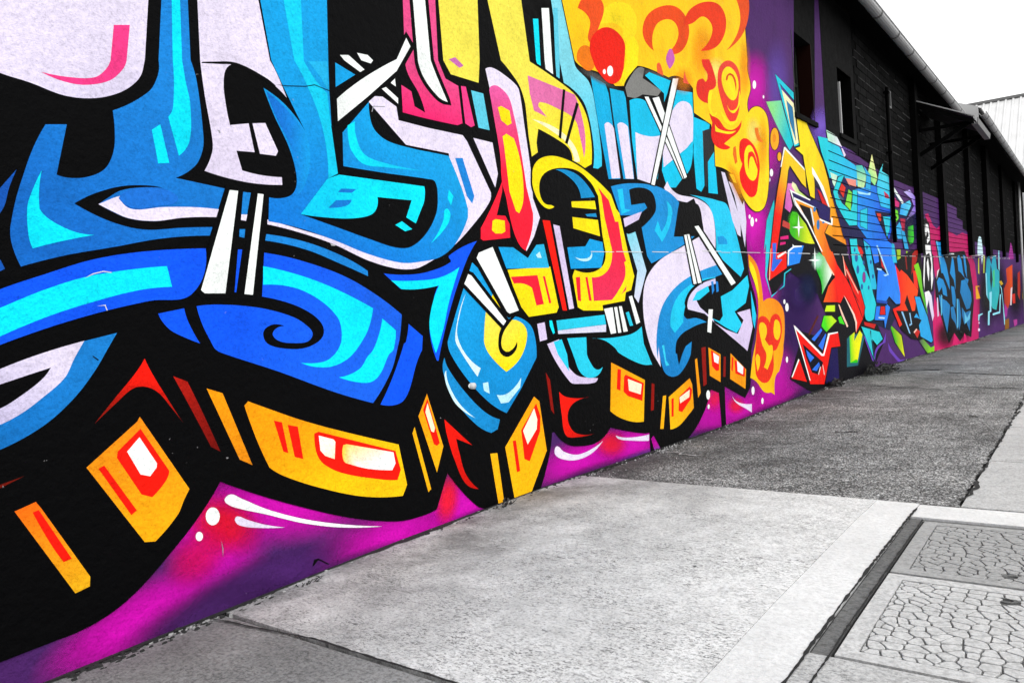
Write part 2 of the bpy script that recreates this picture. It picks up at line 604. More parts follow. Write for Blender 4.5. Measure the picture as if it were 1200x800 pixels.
def layer_of(P):
    bb = (P[:, 0].min(), P[:, 0].max(), P[:, 1].min(), P[:, 1].max())
    lay = 0
    for b2, Q, l in LAYERS:
        if l > lay-1 and l >= lay and not (bb[1] < b2[0] or bb[0] > b2[1] or bb[3] < b2[2] or bb[2] > b2[3]):
            if overlaps(P, Q):
                lay = l+1
    LAYERS.append((bb, P, lay))
    return lay
STEP = .0004

COLN = {'black': '030304', 'blue': '1b83d6', 'royal': '0f57f5', 'cyan': '08e4fb', 'lilac': 'e6dcf2', 'white': 'f6fbf8', 'pink': 'f23d86', 'red': 'f81a0c',
        'scarlet': 'fb1f38', 'orange': 'fb9d0c', 'amber': 'fdb50f', 'yellow': 'f9e011', 'lemon': 'f2e352', 'magenta': 'd50fb4', 'purple': '4a2462', 'darkred': '8e1208',
        'teal': '20b8c0', 'green': '4fd318', 'lime': 'b7ea1e', 'grey': '6b6b6b', 'darkgrey': '2a2a2c', 'navy': '1c1440', 'crimson': 'b5105e', 'sky': '14a0e2',
        'denim': '1f78ac', 'violet': '7a58c8', 'azure': '2f74f2', 'salmon': 'f08a78', 'rust': 'd8400c', 'olive': '6a5a10', 'plum': '33195a'}
PARENT = None
def emit(name, P, colf, material, parent, two=False):
    W = np.array([wall_pt(*p) for p in P])
    lay = layer_of(W)
    n = len(W)
    vs, es, fs, *_ = delaunay_2d_cdt([Vector((a, b_)) for a, b_ in W], [], [list(range(n))], 1, 1e-6)
    tris = [[(vs[i].x, vs[i].y) for i in f] for f in fs]
    polys = to_bands(tris) if W[:, 0].max() > BRICK_Y and W[:, 1].max() > JOINT_Z else tris
    idx, verts, faces = {}, [], []
    x = .0008 + lay*STEP
    for p in polys:
        f = []
        for q in p:
            key = (round(q[0], 5), round(q[1], 5))
            if key not in idx:
                idx[key] = len(verts)
                verts.append((x, q[0], q[1]))
            if not f or f[-1] != idx[key]:
                f.append(idx[key])
        if len(f) > 1 and f[0] == f[-1]:
            f.pop()
        if len(set(f)) > 2:
            faces.append(f)
    me = bpy.data.meshes.new(name)
    me.from_pydata(verts, [], faces)
    ca = me.color_attributes.new("paint", 'FLOAT_COLOR', 'POINT')
    for i, v in enumerate(verts):
        ca.data[i].color = colf(v[1], v[2])
    # face the street (+x)
    me.update()
    flip = [p.index for p in me.polygons if p.normal.x < 0]
    if flip:
        bm = bmesh.new()
        bm.from_mesh(me)
        bm.faces.ensure_lookup_table()
        bmesh.ops.reverse_faces(bm, faces=[bm.faces[i] for i in flip])
        bm.to_mesh(me)
        bm.free()
    me.materials.append(material)
    o = bpy.data.objects.new(name, me)
    COL.objects.link(o)
    o.parent = parent
    return o

def hexcol(c):
    return lin(COLN.get(c, c))
def cname(c):
    return c if c in COLN else 'mixed'

def P(color, spec, g=None, ol=0, name=None):
    pts = path(spec) if isinstance(spec, str) else spec
    if ol:
        emit('black_outline', offset(pts, ol), lambda y, z: (*hexcol('black'), 1), M_PAINT, PARENT)
    c0 = hexcol(color)
    if g:
        c1 = hexcol(g[0])
        a, b_ = np.array(wall_pt(*path(g[1])[0])), np.array(wall_pt(*path(g[1])[1]))
        d = b_-a
        dd = float(d @ d)
        def cf(y, z):
            t = min(1, max(0, ((y-a[0])*d[0]+(z-a[1])*d[1])/dd))
            return (*[c0[i]+(c1[i]-c0[i])*t for i in range(3)], 1)
    else:
        def cf(y, z):
            return (*c0, 1)
    return emit(name or cname(color)+'_paint', pts, cf, M_PAINT, PARENT)

def E(color, reg, x, y, rx, ry, ol=0, name=None):
    ox, oy, k = REG[reg]
    t = np.linspace(0, 2*math.pi, 18, endpoint=False)
    pts = np.stack([ox+(x+rx*np.cos(t))/k, oy+(y+ry*np.sin(t))/k], 1)
    return P(color, pts, ol=ol, name=name)

def mist(color, x, y, rx, ry, a=.8, rot=0):
    """soft-edged sprayed cloud: rings of paint thinning outwards"""
    rings = [(0, 1), (.25, .93), (.45, .75), (.65, .45), (.82, .18), (1.0, 0)]
    t = np.linspace(0, 2*math.pi, 28, endpoint=False)
    c, s = math.cos(math.radians(rot)), math.sin(math.radians(rot))
    outer = np.stack([x+rx*np.cos(t)*c-ry*np.sin(t)*s, y+rx*np.cos(t)*s+ry*np.sin(t)*c], 1)
    W = np.array([wall_pt(*p) for p in outer])
    lay = layer_of(W)
    xx = .0008+lay*STEP
    ctr = np.array(wall_pt(x, y))
    verts, cols, faces = [(xx, *ctr)], [a], []
    for r, al in rings[1:]:
        for k in range(28):
            q = np.array([x, y])+(outer[k]-np.array([x, y]))*r
            w = wall_pt(*q)
            verts.append((xx, *w))
            cols.append(al*a)
    for k in range(28):
        faces.append((0, 1+(k+1) % 28, 1+k))
    for r in range(len(rings)-2):
        b0, b1 = 1+r*28, 1+(r+1)*28
        for k in range(28):
            faces.append((b0+k, b0+(k+1) % 28, b1+(k+1) % 28, b1+k))
    nm = cname(color)+'_mist'
    me = bpy.data.meshes.new(nm)
    me.from_pydata(verts, [], faces)
    ca = me.color_attributes.new("paint", 'FLOAT_COLOR', 'POINT')
    h = hexcol(color)
    for i in range(len(verts)):
        ca.data[i].color = (*h, cols[i])
    me.materials.append(M_MIST)
    o = bpy.data.objects.new(nm, me)
    COL.objects.link(o)
    o.parent = PARENT
    return o

# ------------------------------------------------------------------ the painted building and its murals
building = empty("painted_building", (0, 0, 0))
tag(building, "long low black brick building with colourful graffiti murals along its street wall", "building")

# --- field of the purple pieces further along (first layer) ---
PARENT = building
field_purple = P('purple', "@870,-60 @905,-60 @930,-60 @930,60 @930,140 @955,146 @954,-60 @962,-60 @966,60 @967,153 @985,166 @1012,188 @1045,210 @1073,220 @1102,234 @1121,244 @1121,255 @1128,259 @1128,268 @1140,275 @1141,282 @1160,292 @1200,299 @1215,302 @1215,395 @1140,415 @1060,440 @982,470 @850,530 @700,600 @560,650 @400,720 @180,820 @-300,1010 @-300,620 @500,560 @860,430",
                 name="purple_background_paint")
PARENT = field_purple
# soft magenta along the bottom of the first piece
for a in [('magenta', 330, 590, 150, 55, .95, -6), ('magenta', 470, 630, 130, 42, .95, -18), ('magenta', 545, 590, 60, 40, .95, -25), ('magenta', 160, 725, 150, 42, .95, -32), ('magenta', 250, 630, 70, 75, .9, -40),
          ('e8142c', 262, 614, 52, 40, .85, 20), ('e01058', 232, 650, 52, 32, .6, -45), ('scarlet', 524, 585, 16, 34, .85, 8), ('magenta', 690, 535, 90, 30, .95, -20), ('magenta', 742, 520, 60, 26, .95, -15),
          ('scarlet', 716, 520, 22, 18, .8, 0), ('magenta', 835, 480, 45, 40, .85, -40), ('scarlet', 838, 468, 14, 18, .6, 0), ('magenta', 872, 478, 45, 22, .9, -10), ('magenta', 905, 470, 50, 28, .7, -20), ('scarlet', 862, 475, 12, 12, .7, 0),
          ('magenta', 770, 522, 12, 18, .9, 0), ('violet', 770, 530, 60, 10, .5, -18), ('magenta', 880, 130, 30, 70, .8, 0), ('magenta', 885, 100, 22, 45, .8, 0), ('violet', 910, 100, 18, 60, .5, 0), ('magenta', 884, 262, 22, 60, .95, 0),
          ('magenta', 895, 330, 22, 70, .8, 0), ('magenta', 905, 440, 30, 60, .8, 0), ('magenta', 900, 175, 20, 50, .6, 0), ('plum', 935, 330, 35, 60, .7, 0), ('plum', 925, 385, 40, 40, .6, 0), ('violet', 962, 150, 14, 30, .9, 0), ('violet', 975, 165, 26, 14, .8, 28)]:
    mist(*a)
for a in [('4c2468', 318, 676, 115, 32, .95, -20), ('46225f', 240, 722, 120, 36, .9, -23), ('4a2462', 420, 655, 70, 12, .6, -21), ('4a2462', 560, 604, 50, 10, .7, -20), ('4a2462', 690, 556, 70, 12, .75, -19), ('5a2a80', 745, 536, 30, 8, .6, -17),
          ('421f5c', 820, 512, 40, 10, .7, -20), ('421f5c', 900, 484, 60, 12, .7, -22), ('3c1d52', 950, 462, 40, 14, .9, -22)]:
    mist(*a)
PARENT = building
# --- field of the first piece ---
field_black = P('black', """@-300,-60 @560,-40 @640,40~ @670,72 C:760,90 C:870,160 C:920,180 C:1000,70 D:100,100 D:180,130 D:250,180 D:250,290 D:330,350 D:345,440 D:350,545
 D:440,600~ D:490,740 G:490,100~ G:500,250~ G:510,370~ G:540,480~ G:545,560~ G:520,720 N:720,140 N:715,215 N:690,265 N:630,230~ N:595,210 N:602,400 N:582,408 N:568,240 N:530,225 N:480,370~ N:400,480~ N:340,520 N:300,510
 N:262,440 N:250,455 N:268,520 N:248,525 N:242,425 M:1020,430~ M:940,420~ M:860,402 M:800,470~ M:720,490~ M:650,478~ M:585,402 M:575,520~ M:530,695 M:480,730 M:300,790 M:240,775 M:170,710~ M:95,615
 S:1045,105 S:980,135~ S:860,162~ S:640,145~ S:400,92~ S:200,35~ K:1030,655 Q:1000,30 Q:830,270~ Q:560,560~ Q:270,715 @0,775 @-120,820 @-300,900""", name="black_background_paint")

PARENT = field_purple
for r, x, y, rx, ry in [('Q', 995, 138, 33, 42), ('Q', 932, 232, 17, 22), ('D', 535, 158, 8, 20), ('D', 578, 215, 4, 8), ('D', 615, 570, 8, 18), ('D', 605, 603, 5, 10), ('G', 525, 120, 8, 22), ('G', 513, 96, 5, 10), ('G', 544, 112, 4, 8),
                        ('G', 687, 520, 8, 20), ('G', 675, 494, 5, 11), ('G', 733, 445, 5, 9), ('G', 687, 765, 5, 15), ('N', 887, 85, 4, 11), ('N', 517, 250, 9, 22), ('N', 520, 305, 5, 11), ('N', 728, 230, 7, 20), ('N', 772, 278, 5, 15)]:
    E('white', r, x, y, rx, ry, name='white_dot')
P('white', "S:50,60 S:80,35~ S:130,55~ S:250,105~ S:420,150~ S:600,175~ S:790,185 S:600,190~ S:420,170~ S:250,130~ S:100,97~ S:60,78~", name='white_highlight')
P('lilac', "S:98,155 S:112,138~ S:160,155~ S:240,177~ S:335,190 S:200,192~ S:120,180~", name='white_highlight')
P('lilac', "M:598,510 M:612,490~ M:640,515~ M:700,530~ M:760,510~ M:825,465 M:770,525~ M:700,555~ M:640,552~ M:605,535~", name='white_highlight')
P('lilac', "M:885,440 M:940,450~ M:1042,435 M:1040,465 M:960,464~ M:900,457~", name='white_highlight')
P('lilac', "N:630,255 N:660,285~ N:722,292 N:722,332 N:690,312~ N:650,288~", name='white_highlight')

PARENT = field_black
HL = 'highlight_paint'
# top left blob
P('lilac', "A:-400,-60 A:0,105~ A:140,150~ A:300,210~ A:440,222~ A:560,195~ A:640,140~ A:668,80 A:676,40 A:700,-380 A:-400,-380", ('d9d0ea', "A:300,0 A:400,220"))
P('pink', "A:190,100 A:330,125~ A:440,125~ A:490,90~ A:515,45 A:530,-120 A:605,-120 A:590,45 A:570,90~ A:510,140~ A:400,160~ A:300,145~")
# big blue letter
P('blue', """A:740,45 A:735,120~ A:690,195~ A:525,280 A:535,420~ A:520,500~ A:480,560~ A:400,592~ A:320,595~ A:262,580 A:310,345 A:210,345 A:150,460~ A:100,600~ A:70,700~ A:50,800 H:45,180~ H:60,250~ H:95,330
 H:300,278~ H:520,240~ H:760,198~ H:980,185 A:1050,645 A:820,595 A:910,540~ A:945,470~ A:950,400~ A:920,150~ A:890,45 A:870,-380 A:760,-380""", ('1568c4', "A:700,50 H:300,200"))
P('black', "A:345,715 A:440,668~ A:560,635~ A:680,630~ A:760,642 A:650,640~ A:560,655~ A:500,690~ A:458,718 H:520,72~ H:600,105~ H:720,118~ H:860,100~ H:1012,98 H:1000,145 H:850,148~ H:700,158~ H:600,145~ H:480,105~")
P('lilac', "A:458,718 A:530,688 A:585,672 A:565,705 A:620,742~ A:760,732~ A:900,732~ A:1022,742 A:1010,779 A:860,781~ A:720,797~ A:600,784~ A:520,750~")
P('1d6fd0', "A:552,690 A:590,655~ A:680,640~ A:780,652~ A:830,700~ A:740,727~ A:640,739~ A:590,725~")
P('cyan', "A:800,-300 A:838,-300 A:850,45 A:868,150~ A:888,250~ A:885,420~ A:835,492 A:785,310 A:808,260~ A:806,45", name=HL)
P('cyan', "A:708,370 A:748,345 A:790,525 A:738,528", name=HL)
P('cyan', "A:192,560 A:180,650~ A:182,740 H:230,110~ H:340,165~ H:440,182 H:340,200~ H:240,222~ H:150,245 H:130,180~ H:125,50~ A:150,650~", name=HL)
P('1557b8', "A:-160,820 A:75,555 A:40,640~ A:10,740~ A:-160,960")
P('1557b8', "H:-40,270 H:0,300 H:20,340 H:-40,372")
# lilac capital letter
P('lilac', """A:935,45 A:955,200~ A:990,400~ A:992,470~ A:955,562 A:1080,600~ A:1200,622~ B:320,628 B:318,592 B:220,582~ B:132,560 B:105,468 B:190,475 B:162,340 B:75,348 B:55,250~ B:45,150~ B:60,80~ B:110,60~ B:180,95~ B:280,160~ B:340,220 B:300,120~ B:262,45 B:180,-380 A:915,-380""",
  ('ddd2ea', "A:1000,50 B:100,600"))
P('lilac', "B:180,340 B:240,338 B:300,470 B:290,492 B:215,482")
P('black', "B:45,50 B:120,62~ B:240,125~ B:290,165 B:280,163~ B:180,108~ B:100,68~ B:20,62~ A:940,58 A:945,52", name='crack_line')
# blue S with lilac shadow
P('lilac', "B:725,240 B:745,212 B:790,215 B:855,262 B:865,325 B:1000,360 B:1165,395 C:225,490~ C:298,665 J:290,30~ J:210,140~ J:120,235~ J:0,315~ I:940,340~ I:850,338~ I:720,300~ I:560,225~ I:400,170~ I:250,132 I:250,110 I:720,250 I:960,290 J:150,100 C:100,480 B:900,440")
P('sky', """B:268,45 B:335,190~ B:432,385 B:340,260~ B:232,175 B:280,300~ B:350,450~ B:382,560~ B:384,640~ B:350,682~ B:258,686 I:255,118 I:400,150~ I:560,205~ I:720,270~ I:880,312~ I:980,305~ I:1060,285~ I:1130,225~ J:190,100 C:190,740 C:160,640~ C:100,492
 C:0,472~ B:940,460~ B:820,425~ B:760,380~ B:735,330~ B:725,240 B:600,385 B:550,350 B:540,190 B:535,45 B:525,-380 B:190,-380""", ('1279d6', "B:450,150 I:300,60"))
P('1573d2', "B:245,190 B:340,275~ B:432,390 B:450,520~ B:420,640~ B:385,680 B:388,600~ B:360,450~ B:290,310~", ('sky', "B:330,450 B:470,480"))
P('14cdf2', "B:300,-380 B:400,-380 B:420,45 B:470,130~ B:530,200 B:545,330 B:560,400 B:582,575 B:535,602 B:525,450~ B:490,300~ B:430,150~ B:375,45", name=HL)
P('22b4ea', "B:440,50 B:530,50 B:536,190 B:495,120~", name=HL)
P('black', "B:548,350 B:602,385 B:605,540 B:800,572~ B:1000,600~ B:1035,612~ B:1048,690~ I:1038,90~ I:990,180~ I:920,238~ I:850,240~ I:740,205~ I:560,140~ I:405,85 B:530,600 B:580,575")
P('cyan', "B:585,580 B:985,635 B:985,700~ I:965,75~ I:945,128 I:900,100 I:925,20 B:765,685 B:760,740~ B:730,770~ B:640,785~ B:520,780~ B:405,765 B:530,600", ('0cc4f0', "B:700,600 B:500,760"))
P('1478cf', "B:595,645 B:665,648 B:645,665 B:580,662")
P('1478cf', "B:570,700 B:645,698 B:620,725~ B:535,735")
P('cyan', "I:848,135 I:880,118 I:928,155 I:895,165")
P('cyan', "B:625,350 B:660,330 B:665,400~ B:700,480~ B:780,520~ B:1010,565 B:800,545~ B:700,530~ B:645,470~ B:630,420~", ('14b8ee', "B:650,400 B:950,560"), name=HL)
P('cyan', "B:1100,650 B:1122,680 B:1110,725 B:1095,690", name=HL)
P('cyan', "I:1085,60~ I:1108,85 I:1090,140~ I:1015,222 I:1050,170~ I:1075,110~", name=HL)
P('blue', "C:130,502 C:165,502 C:220,680 C:210,715 C:185,680")
P('black', "C:172,394 C:212,404 C:300,600 C:322,655 C:300,668")
P('lilac', "C:215,408 C:305,430 C:330,575 C:318,640 C:300,600~")
# white bar pair
P('white', "A:1072,652 A:1112,656 H:1052,455 H:955,455 H:938,440", ol=6)
P('white', "B:205,668 B:232,672 I:182,462 I:142,458", ol=6)
P('blue', "A:1136,660 A:1172,665 A:1155,765 A:1128,765")
P('lilac', "H:1128,86 H:1156,86 H:1150,116 H:1126,112")
P('blue', "H:1120,155 H:1146,155 H:1142,195 H:1118,190")
P('royal', "H:1112,250 H:1132,250 H:1104,450 H:1096,450")
# arcs
P('blue', "I:245,178 I:430,215~ I:600,280~ I:720,350 I:722,375 I:600,320~ I:430,250~ I:240,208")
P('royal', "H:-400,600 H:0,435~ H:200,368~ H:420,300~ H:650,262~ H:960,245 H:895,458~ H:700,490~ H:480,540~ H:240,610~ H:0,695 H:-400,880")
P('cyan', "H:-400,690 H:0,522~ H:200,440~ H:400,378~ H:600,345~ H:778,328 H:802,425 H:650,440~ H:450,490~ H:230,560~ H:0,655 H:-400,820", name=HL)
P('blue', "H:385,680 H:545,640 K:510,20~ K:440,140~ K:340,270~ K:200,395~ K:0,505 K:-400,620 K:-400,480 K:200,200", ('1470bf', "K:400,50 K:0,450"))
P('lilac', "K:-400,330 K:0,128 K:180,60~ H:392,677 K:345,80~ K:300,170~ K:200,260~ K:100,335~ K:0,388 K:-400,500 K:-400,470 K:0,312~ K:100,250~ K:190,180~ K:235,122 K:120,160~ K:0,200 K:-400,370", ('c9c0e0', "K:300,50 K:0,350"))
P('black', "K:235,122 K:120,160~ K:0,200 K:-400,370 K:-400,470 K:0,312~ K:100,250~ K:190,180~")
# royal blue body with spiral
P('royal', "H:738,550 H:860,525 H:880,590~ H:935,690 H:860,660~ H:800,630~ H:760,590~")
P('royal', """H:918,515 I:0,508~ I:120,512~ I:250,530~ I:380,570~ I:450,620~ I:462,650~ I:440,680~ I:380,688~ I:310,680~ I:275,650~ I:290,620~ I:330,608 I:280,600~ I:240,620~ I:230,650~ I:250,690~ I:320,712~ I:420,712~ I:490,680~ I:515,640~ I:500,590~ I:440,540~ I:350,500~ I:225,470
 I:235,265 I:400,300~ I:600,370~ I:750,455~ I:880,555 I:872,650~ L:865,10~ L:830,140~ L:745,288 L:560,235~ L:300,140~ L:60,62~ L:10,40~ H:990,690~ H:945,600~""", ('1a62e8', "I:100,500 L:500,200"))
P('cyan', "I:230,328 I:400,370~ I:560,430~ I:745,525 I:730,600~ I:705,660~ L:640,70~ L:560,115~ L:480,120~ L:408,100 L:500,98~ L:550,75~ L:590,20~ I:598,640~ I:580,570~ I:500,490~ I:380,430~ I:230,415", name=HL)
P('cyan', "I:788,572 I:852,628 I:840,720~ L:820,60~ L:780,150~ L:740,188~ L:680,192~ L:585,168 L:680,130~ L:720,70~ I:745,720~ I:775,640~", name=HL)
P('royal', "I:912,598 I:978,655 I:975,720 L:950,100~ L:910,240~ L:870,290~ L:780,295 L:840,160~ L:890,10 I:900,680~")
P('royal', "I:795,362 I:900,368~ I:1000,355~ I:1110,308~ J:100,280~ J:232,210 J:180,310~ J:110,520~ J:52,770 I:1045,770 I:1010,620~ I:1030,480~ I:1050,420 I:960,435~ I:875,435")
P('cyan', "I:830,395 I:960,395~ I:1060,380~ I:1150,332 I:1100,500~ I:1075,620~ I:1040,735 I:1015,650~ I:1010,580~ I:1030,480~ I:1055,418 I:960,435~ I:878,435", name=HL)
# red chevrons and lamp-like blocks along the bottom
P('red', "K:675,80 K:710,150~ K:790,280~ K:855,380 K:800,310~ K:740,240~ K:680,212~ K:620,220~ K:540,290~ K:440,385 K:540,260~ K:630,150~", ('8a1408', "K:675,150 K:650,330"))
P('b01a10', "K:808,162 K:875,188 K:950,340~ K:1030,515 K:985,492 K:900,330~", ('6e0e08', "K:840,180 K:1000,500"))
P('orange', "K:965,220 K:1040,242 K:1180,578 K:1120,552", ('e88a10', "K:1000,230 K:1150,560"))
OB = 'orange_block'
P('f58a14', "K:652,352 K:885,690 Q:860,60~ Q:830,130~ Q:725,255 Q:675,258 K:402,590 K:640,375", ('fdb010', "K:600,400 Q:700,250"), name=OB)
P('red', "K:655,408 K:790,605 K:775,650~ K:710,728 K:660,715 K:545,545 K:548,515")
P('white', "K:650,448 K:732,570 K:730,590 K:700,630 K:655,622 K:592,515", name='white_pane_paint')
P('red', "K:458,595 K:485,580 Q:638,110 Q:612,132")
P('f46a10', "Q:65,115 Q:165,70 Q:190,100 Q:420,420 Q:418,465 Q:350,498", ('f0b018', "Q:120,100 Q:390,470"), name=OB)
P('red', "Q:150,120 Q:178,108 Q:333,335 Q:295,352 Q:230,260~")
P('6e1408', "K:-30,680 K:110,630 K:-30,700")
P('orange', "L:142,300 L:160,280 L:270,320~ L:400,365~ L:560,410~ L:865,482 L:905,670 L:885,722 L:700,725~ L:500,685~ L:330,630~ L:260,590 L:200,460~", ('fdc80e', "L:400,350 L:600,720"), name=OB)
P('red', "L:280,370 L:318,378 L:348,522 L:325,515")
P('red', "L:345,390 L:392,398 L:418,550 L:378,540")
P('red', "L:470,430 L:490,422 L:850,512 L:875,600 L:860,648 L:780,645~ L:600,615~ L:510,570 L:480,520~")
P('white', "L:490,440 L:560,458 L:568,470 L:565,550 L:520,535 L:498,510", ('fff0c0', "L:520,450 L:560,550"), name='white_pane_paint')
P('ffd24a', "L:605,485 L:620,480 L:840,518 L:850,570 L:835,602 L:720,595~ L:640,575~ L:608,560~", ('white', "L:610,520 L:690,530"), name='white_pane_paint')
P('orange', "L:998,245 L:1075,490 L:1045,612 L:958,350", ('amber', "L:1000,250 L:1040,600"), name=OB)
P('red', "L:1000,268 L:1058,475 L:1045,488 L:1030,480 L:980,320")
P('fff0c8', "L:1000,288 L:1035,405 L:1030,425 L:1018,420 L:990,330", name='white_pane_paint')
P('amber', "L:940,400 L:1018,690 L:1005,705 L:930,430")
P('red', "M:80,365 M:210,485 M:135,455 M:150,520~ M:180,620~ M:240,690 M:180,665~ M:130,560~ M:95,450~", ('c01008', "M:100,380 M:200,680"))
P('amber', "M:295,525 M:328,522 M:362,765 M:335,768")
P('orange', "M:500,258 M:525,280 M:560,510 M:490,700 M:460,735 M:410,740 M:365,495", ('fdc00e', "M:500,270 M:440,730"), name=OB)
P('red', "M:510,290 M:530,350 M:528,420 M:480,560 M:455,550 M:440,415")
P('fff2d8', "M:500,312 M:515,365 M:512,410 M:470,482 M:448,418", name='white_pane_paint')
P('red', "M:400,465 M:415,462 M:435,605 M:420,612")
P('darkred', "M:555,145 M:575,180 M:595,340 M:580,320")
P('red', "M:618,235 M:660,262~ M:760,260 M:690,285~ M:660,330~ M:665,390~ M:700,430~ M:780,432 M:700,448~ M:650,440~ M:630,340~", ('b01008', "M:650,300 M:760,430"))
P('orange', "M:862,98 M:1020,180 M:1015,375 M:960,375~ M:900,355~ M:858,325", ('fdc00e', "M:900,120 M:950,370"), name=OB)
P('red', "M:892,128 M:908,132 M:905,230 M:888,222")
P('red', "M:930,155 M:1015,195 M:1008,278 M:940,255 M:920,235 M:922,165")
P('fff0d0', "M:940,175 M:1005,200 M:1000,248 M:945,230", name='white_pane_paint')
P('darkred', "M:1052,195 M:1065,200 M:1062,320 M:1048,325")
P('amber', "N:305,255 N:320,252 N:308,408 N:292,410")
P('orange', "N:430,172 N:442,200 N:450,310 N:420,350~ N:380,395~ N:340,412 N:332,260", ('fdc00e', "N:420,200 N:370,400"), name=OB)
P('red', "N:430,210 N:442,225 N:435,270 N:395,330 N:378,325 N:380,260")
P('fff0d0', "N:430,225 N:428,260 N:385,290 N:382,262", name='white_pane_paint')
P('red', "N:345,268 N:355,265 N:355,350 N:345,352")
P('orange', "N:455,85 N:465,78 N:482,240 N:470,265")
P('darkred', "N:485,30 N:505,25 N:510,200 N:495,210")
P('orange', "N:518,28 N:575,60 N:575,190 N:525,160", name=OB)
P('red', "N:530,40 N:570,65 N:568,135 N:555,138 N:535,115")
P('white', "N:540,52 N:568,70 N:565,105 N:545,95", name='white_pane_paint')
P('darkred', "N:590,70 N:600,72 N:598,165 N:588,165")
P('orange', "N:622,55 N:695,130 N:692,222 N:620,175", name=OB)
P('red', "N:640,85 N:690,125 N:688,165 N:645,150")
P('white', "N:652,90 N:682,120 N:680,155 N:655,140", name='white_pane_paint')
P('red', "N:628,70 N:636,78 N:632,140 N:626,135")
# blue drop with yellow curl
P('sky', "J:165,445 J:130,560~ J:95,680 M:110,60~ M:190,180~ M:290,285~ M:372,335 M:440,220 M:512,75 J:500,640~ J:470,590~ J:400,560 J:300,400 J:210,310 J:180,400", ('128ad0', "J:200,450 M:350,320"))
P('d9f4fb', "J:180,455 J:150,560~ J:140,650~ J:180,740~ M:250,125 M:235,165 M:140,20~ J:130,660~ J:150,540~", name=HL)
P('bfeefa', "M:260,195 M:285,190 M:292,245 M:265,230", name=HL)
P('bfeefa', "M:440,168 M:435,215 M:380,285 M:345,290 M:325,250 M:380,240~", name=HL)
P('1689cc', "M:80,75 M:100,130~ M:180,240~ M:270,330~ M:340,365 M:330,410 M:300,428 M:230,390~ M:140,290~ M:90,190~ M:72,130~")
P('d0f2fb', "M:88,135 M:100,200~ M:150,290~ M:225,358 M:140,300~ M:95,220~ M:80,160~", name=HL)
P('lemon', "J:275,530 J:345,600 J:400,578~ J:450,600~ J:468,650~ J:440,750~ M:370,142 M:290,60~ M:265,0 J:268,600~", ('yellow', "J:300,560 M:370,100"))
P('black', "J:420,680 J:415,720~ J:380,752~ J:345,738~ J:332,690~ J:345,620~ J:400,560~ J:430,545 J:380,600~ J:352,650~ J:350,710~ J:380,728~")
P('yellow', "J:308,452 J:385,565 J:360,562 J:298,482")
P('white', "J:240,265 J:305,238 J:428,535 J:385,550 J:372,540 J:230,290", ol=4.5)
P('white', "J:190,365 J:205,372 J:368,585 J:355,605 J:172,410", ol=4)
# red figure letter
P('lilac', "C:272,85 C:300,78~ C:350,105~ C:420,165~ C:435,210~ C:455,350~ C:485,560~ C:495,690 J:528,100 J:500,190 J:465,258 J:440,180 C:320,300")
P('e85aa0', "C:290,185 C:300,165~ C:330,165~ C:380,215~ C:405,300~ C:430,420~ C:465,640 C:485,720 J:495,80 J:490,160~ J:460,255 J:430,225~ J:400,150~ J:370,10 C:350,620 C:345,560 C:340,480~ C:310,300~", ('scarlet', "C:340,200 C:400,560"))
P('scarlet', "C:352,605 C:310,710~ J:250,150 J:250,200 J:262,208 J:388,195 J:385,130 J:365,92 J:325,90 C:350,660")
P('yellow', "J:305,115 J:320,108 J:362,115 J:365,165 J:350,175 J:318,175 J:302,160")
P('yellow', "C:330,265 C:345,258 C:385,280 C:395,340 C:375,350 C:345,325")
P('yellow', "C:352,400 C:370,388 C:405,410 C:440,540~ C:450,690~ C:430,760 C:415,750 C:385,660 C:360,450")
# pink letter
P('e8508c', "B:880,-380 B:1030,-380 B:1050,45 B:1085,130 B:1145,165 B:1165,340 B:1140,348 B:1000,318~ B:885,288 B:878,160 B:925,190 B:940,260 B:990,290 B:960,200~ B:910,110~ B:895,45", ('f0246e', "B:1000,60 B:1000,320"))
P('white', "B:920,-380 B:975,-380 B:1015,45 B:1040,110~ B:1095,240 B:1050,215~ B:985,130~ B:955,45", ol=4)
P('pink', "C:158,165 C:180,168 C:222,350 C:205,358 C:178,340")
P('5cc8e0', "C:205,185 C:262,200 C:292,372 C:240,360")
P('lemon', "C:40,-380 C:230,-380 C:245,45 C:240,150 C:110,110 C:75,45")
P('c86ab0', "C:100,40 C:130,30 C:170,70 C:150,80")
# white stripes at the top
P('white', "B:575,225 B:700,128~ B:855,40 B:900,-60 B:920,-20 B:855,95 B:720,215 B:580,330", ol=5)
P('sky', "B:568,55 B:662,112 B:570,170")
P('white', "B:610,45 B:590,20 B:630,20 B:705,88 B:685,100", ol=2)
P('white', "B:690,45 B:670,10 B:720,20 B:745,45 B:735,60", ol=2)
P('white', "B:785,178 B:805,170 B:862,222 B:862,248")
P('white', "B:828,150 B:848,130 B:852,168")
# yellow / pink P letter and its cyan shadow
P('7fd6e6', "C:560,-380 C:640,-380 C:690,60~ C:760,150~ C:790,280~ C:815,460~ C:818,540 C:800,552 C:778,548 C:780,450~ C:755,300~ C:720,220~ C:640,150 C:620,45", ('30c8ec', "C:700,80 C:800,540"))
P('lemon', "C:250,-380 C:420,-380 C:480,50 C:640,160~ C:700,215~ C:745,300~ C:768,420~ C:770,530 C:740,548 C:680,530 C:672,470~ C:640,435~ C:520,365 C:512,430 C:518,475 C:490,495 C:475,400 C:462,270 C:435,170~ C:390,100~ C:345,45", ('yellow', "C:500,100 C:720,540"))
P('e070a8', "C:470,115 C:690,205 C:720,290~ C:740,400~ C:735,500 C:715,400~ C:690,320~ C:600,265~ C:530,240~ C:520,260 C:560,310 C:500,280 C:480,200")
P('f8f2c0', "C:490,320 C:600,360~ C:680,430~ C:715,520 C:690,520 C:660,440~ C:590,380~")
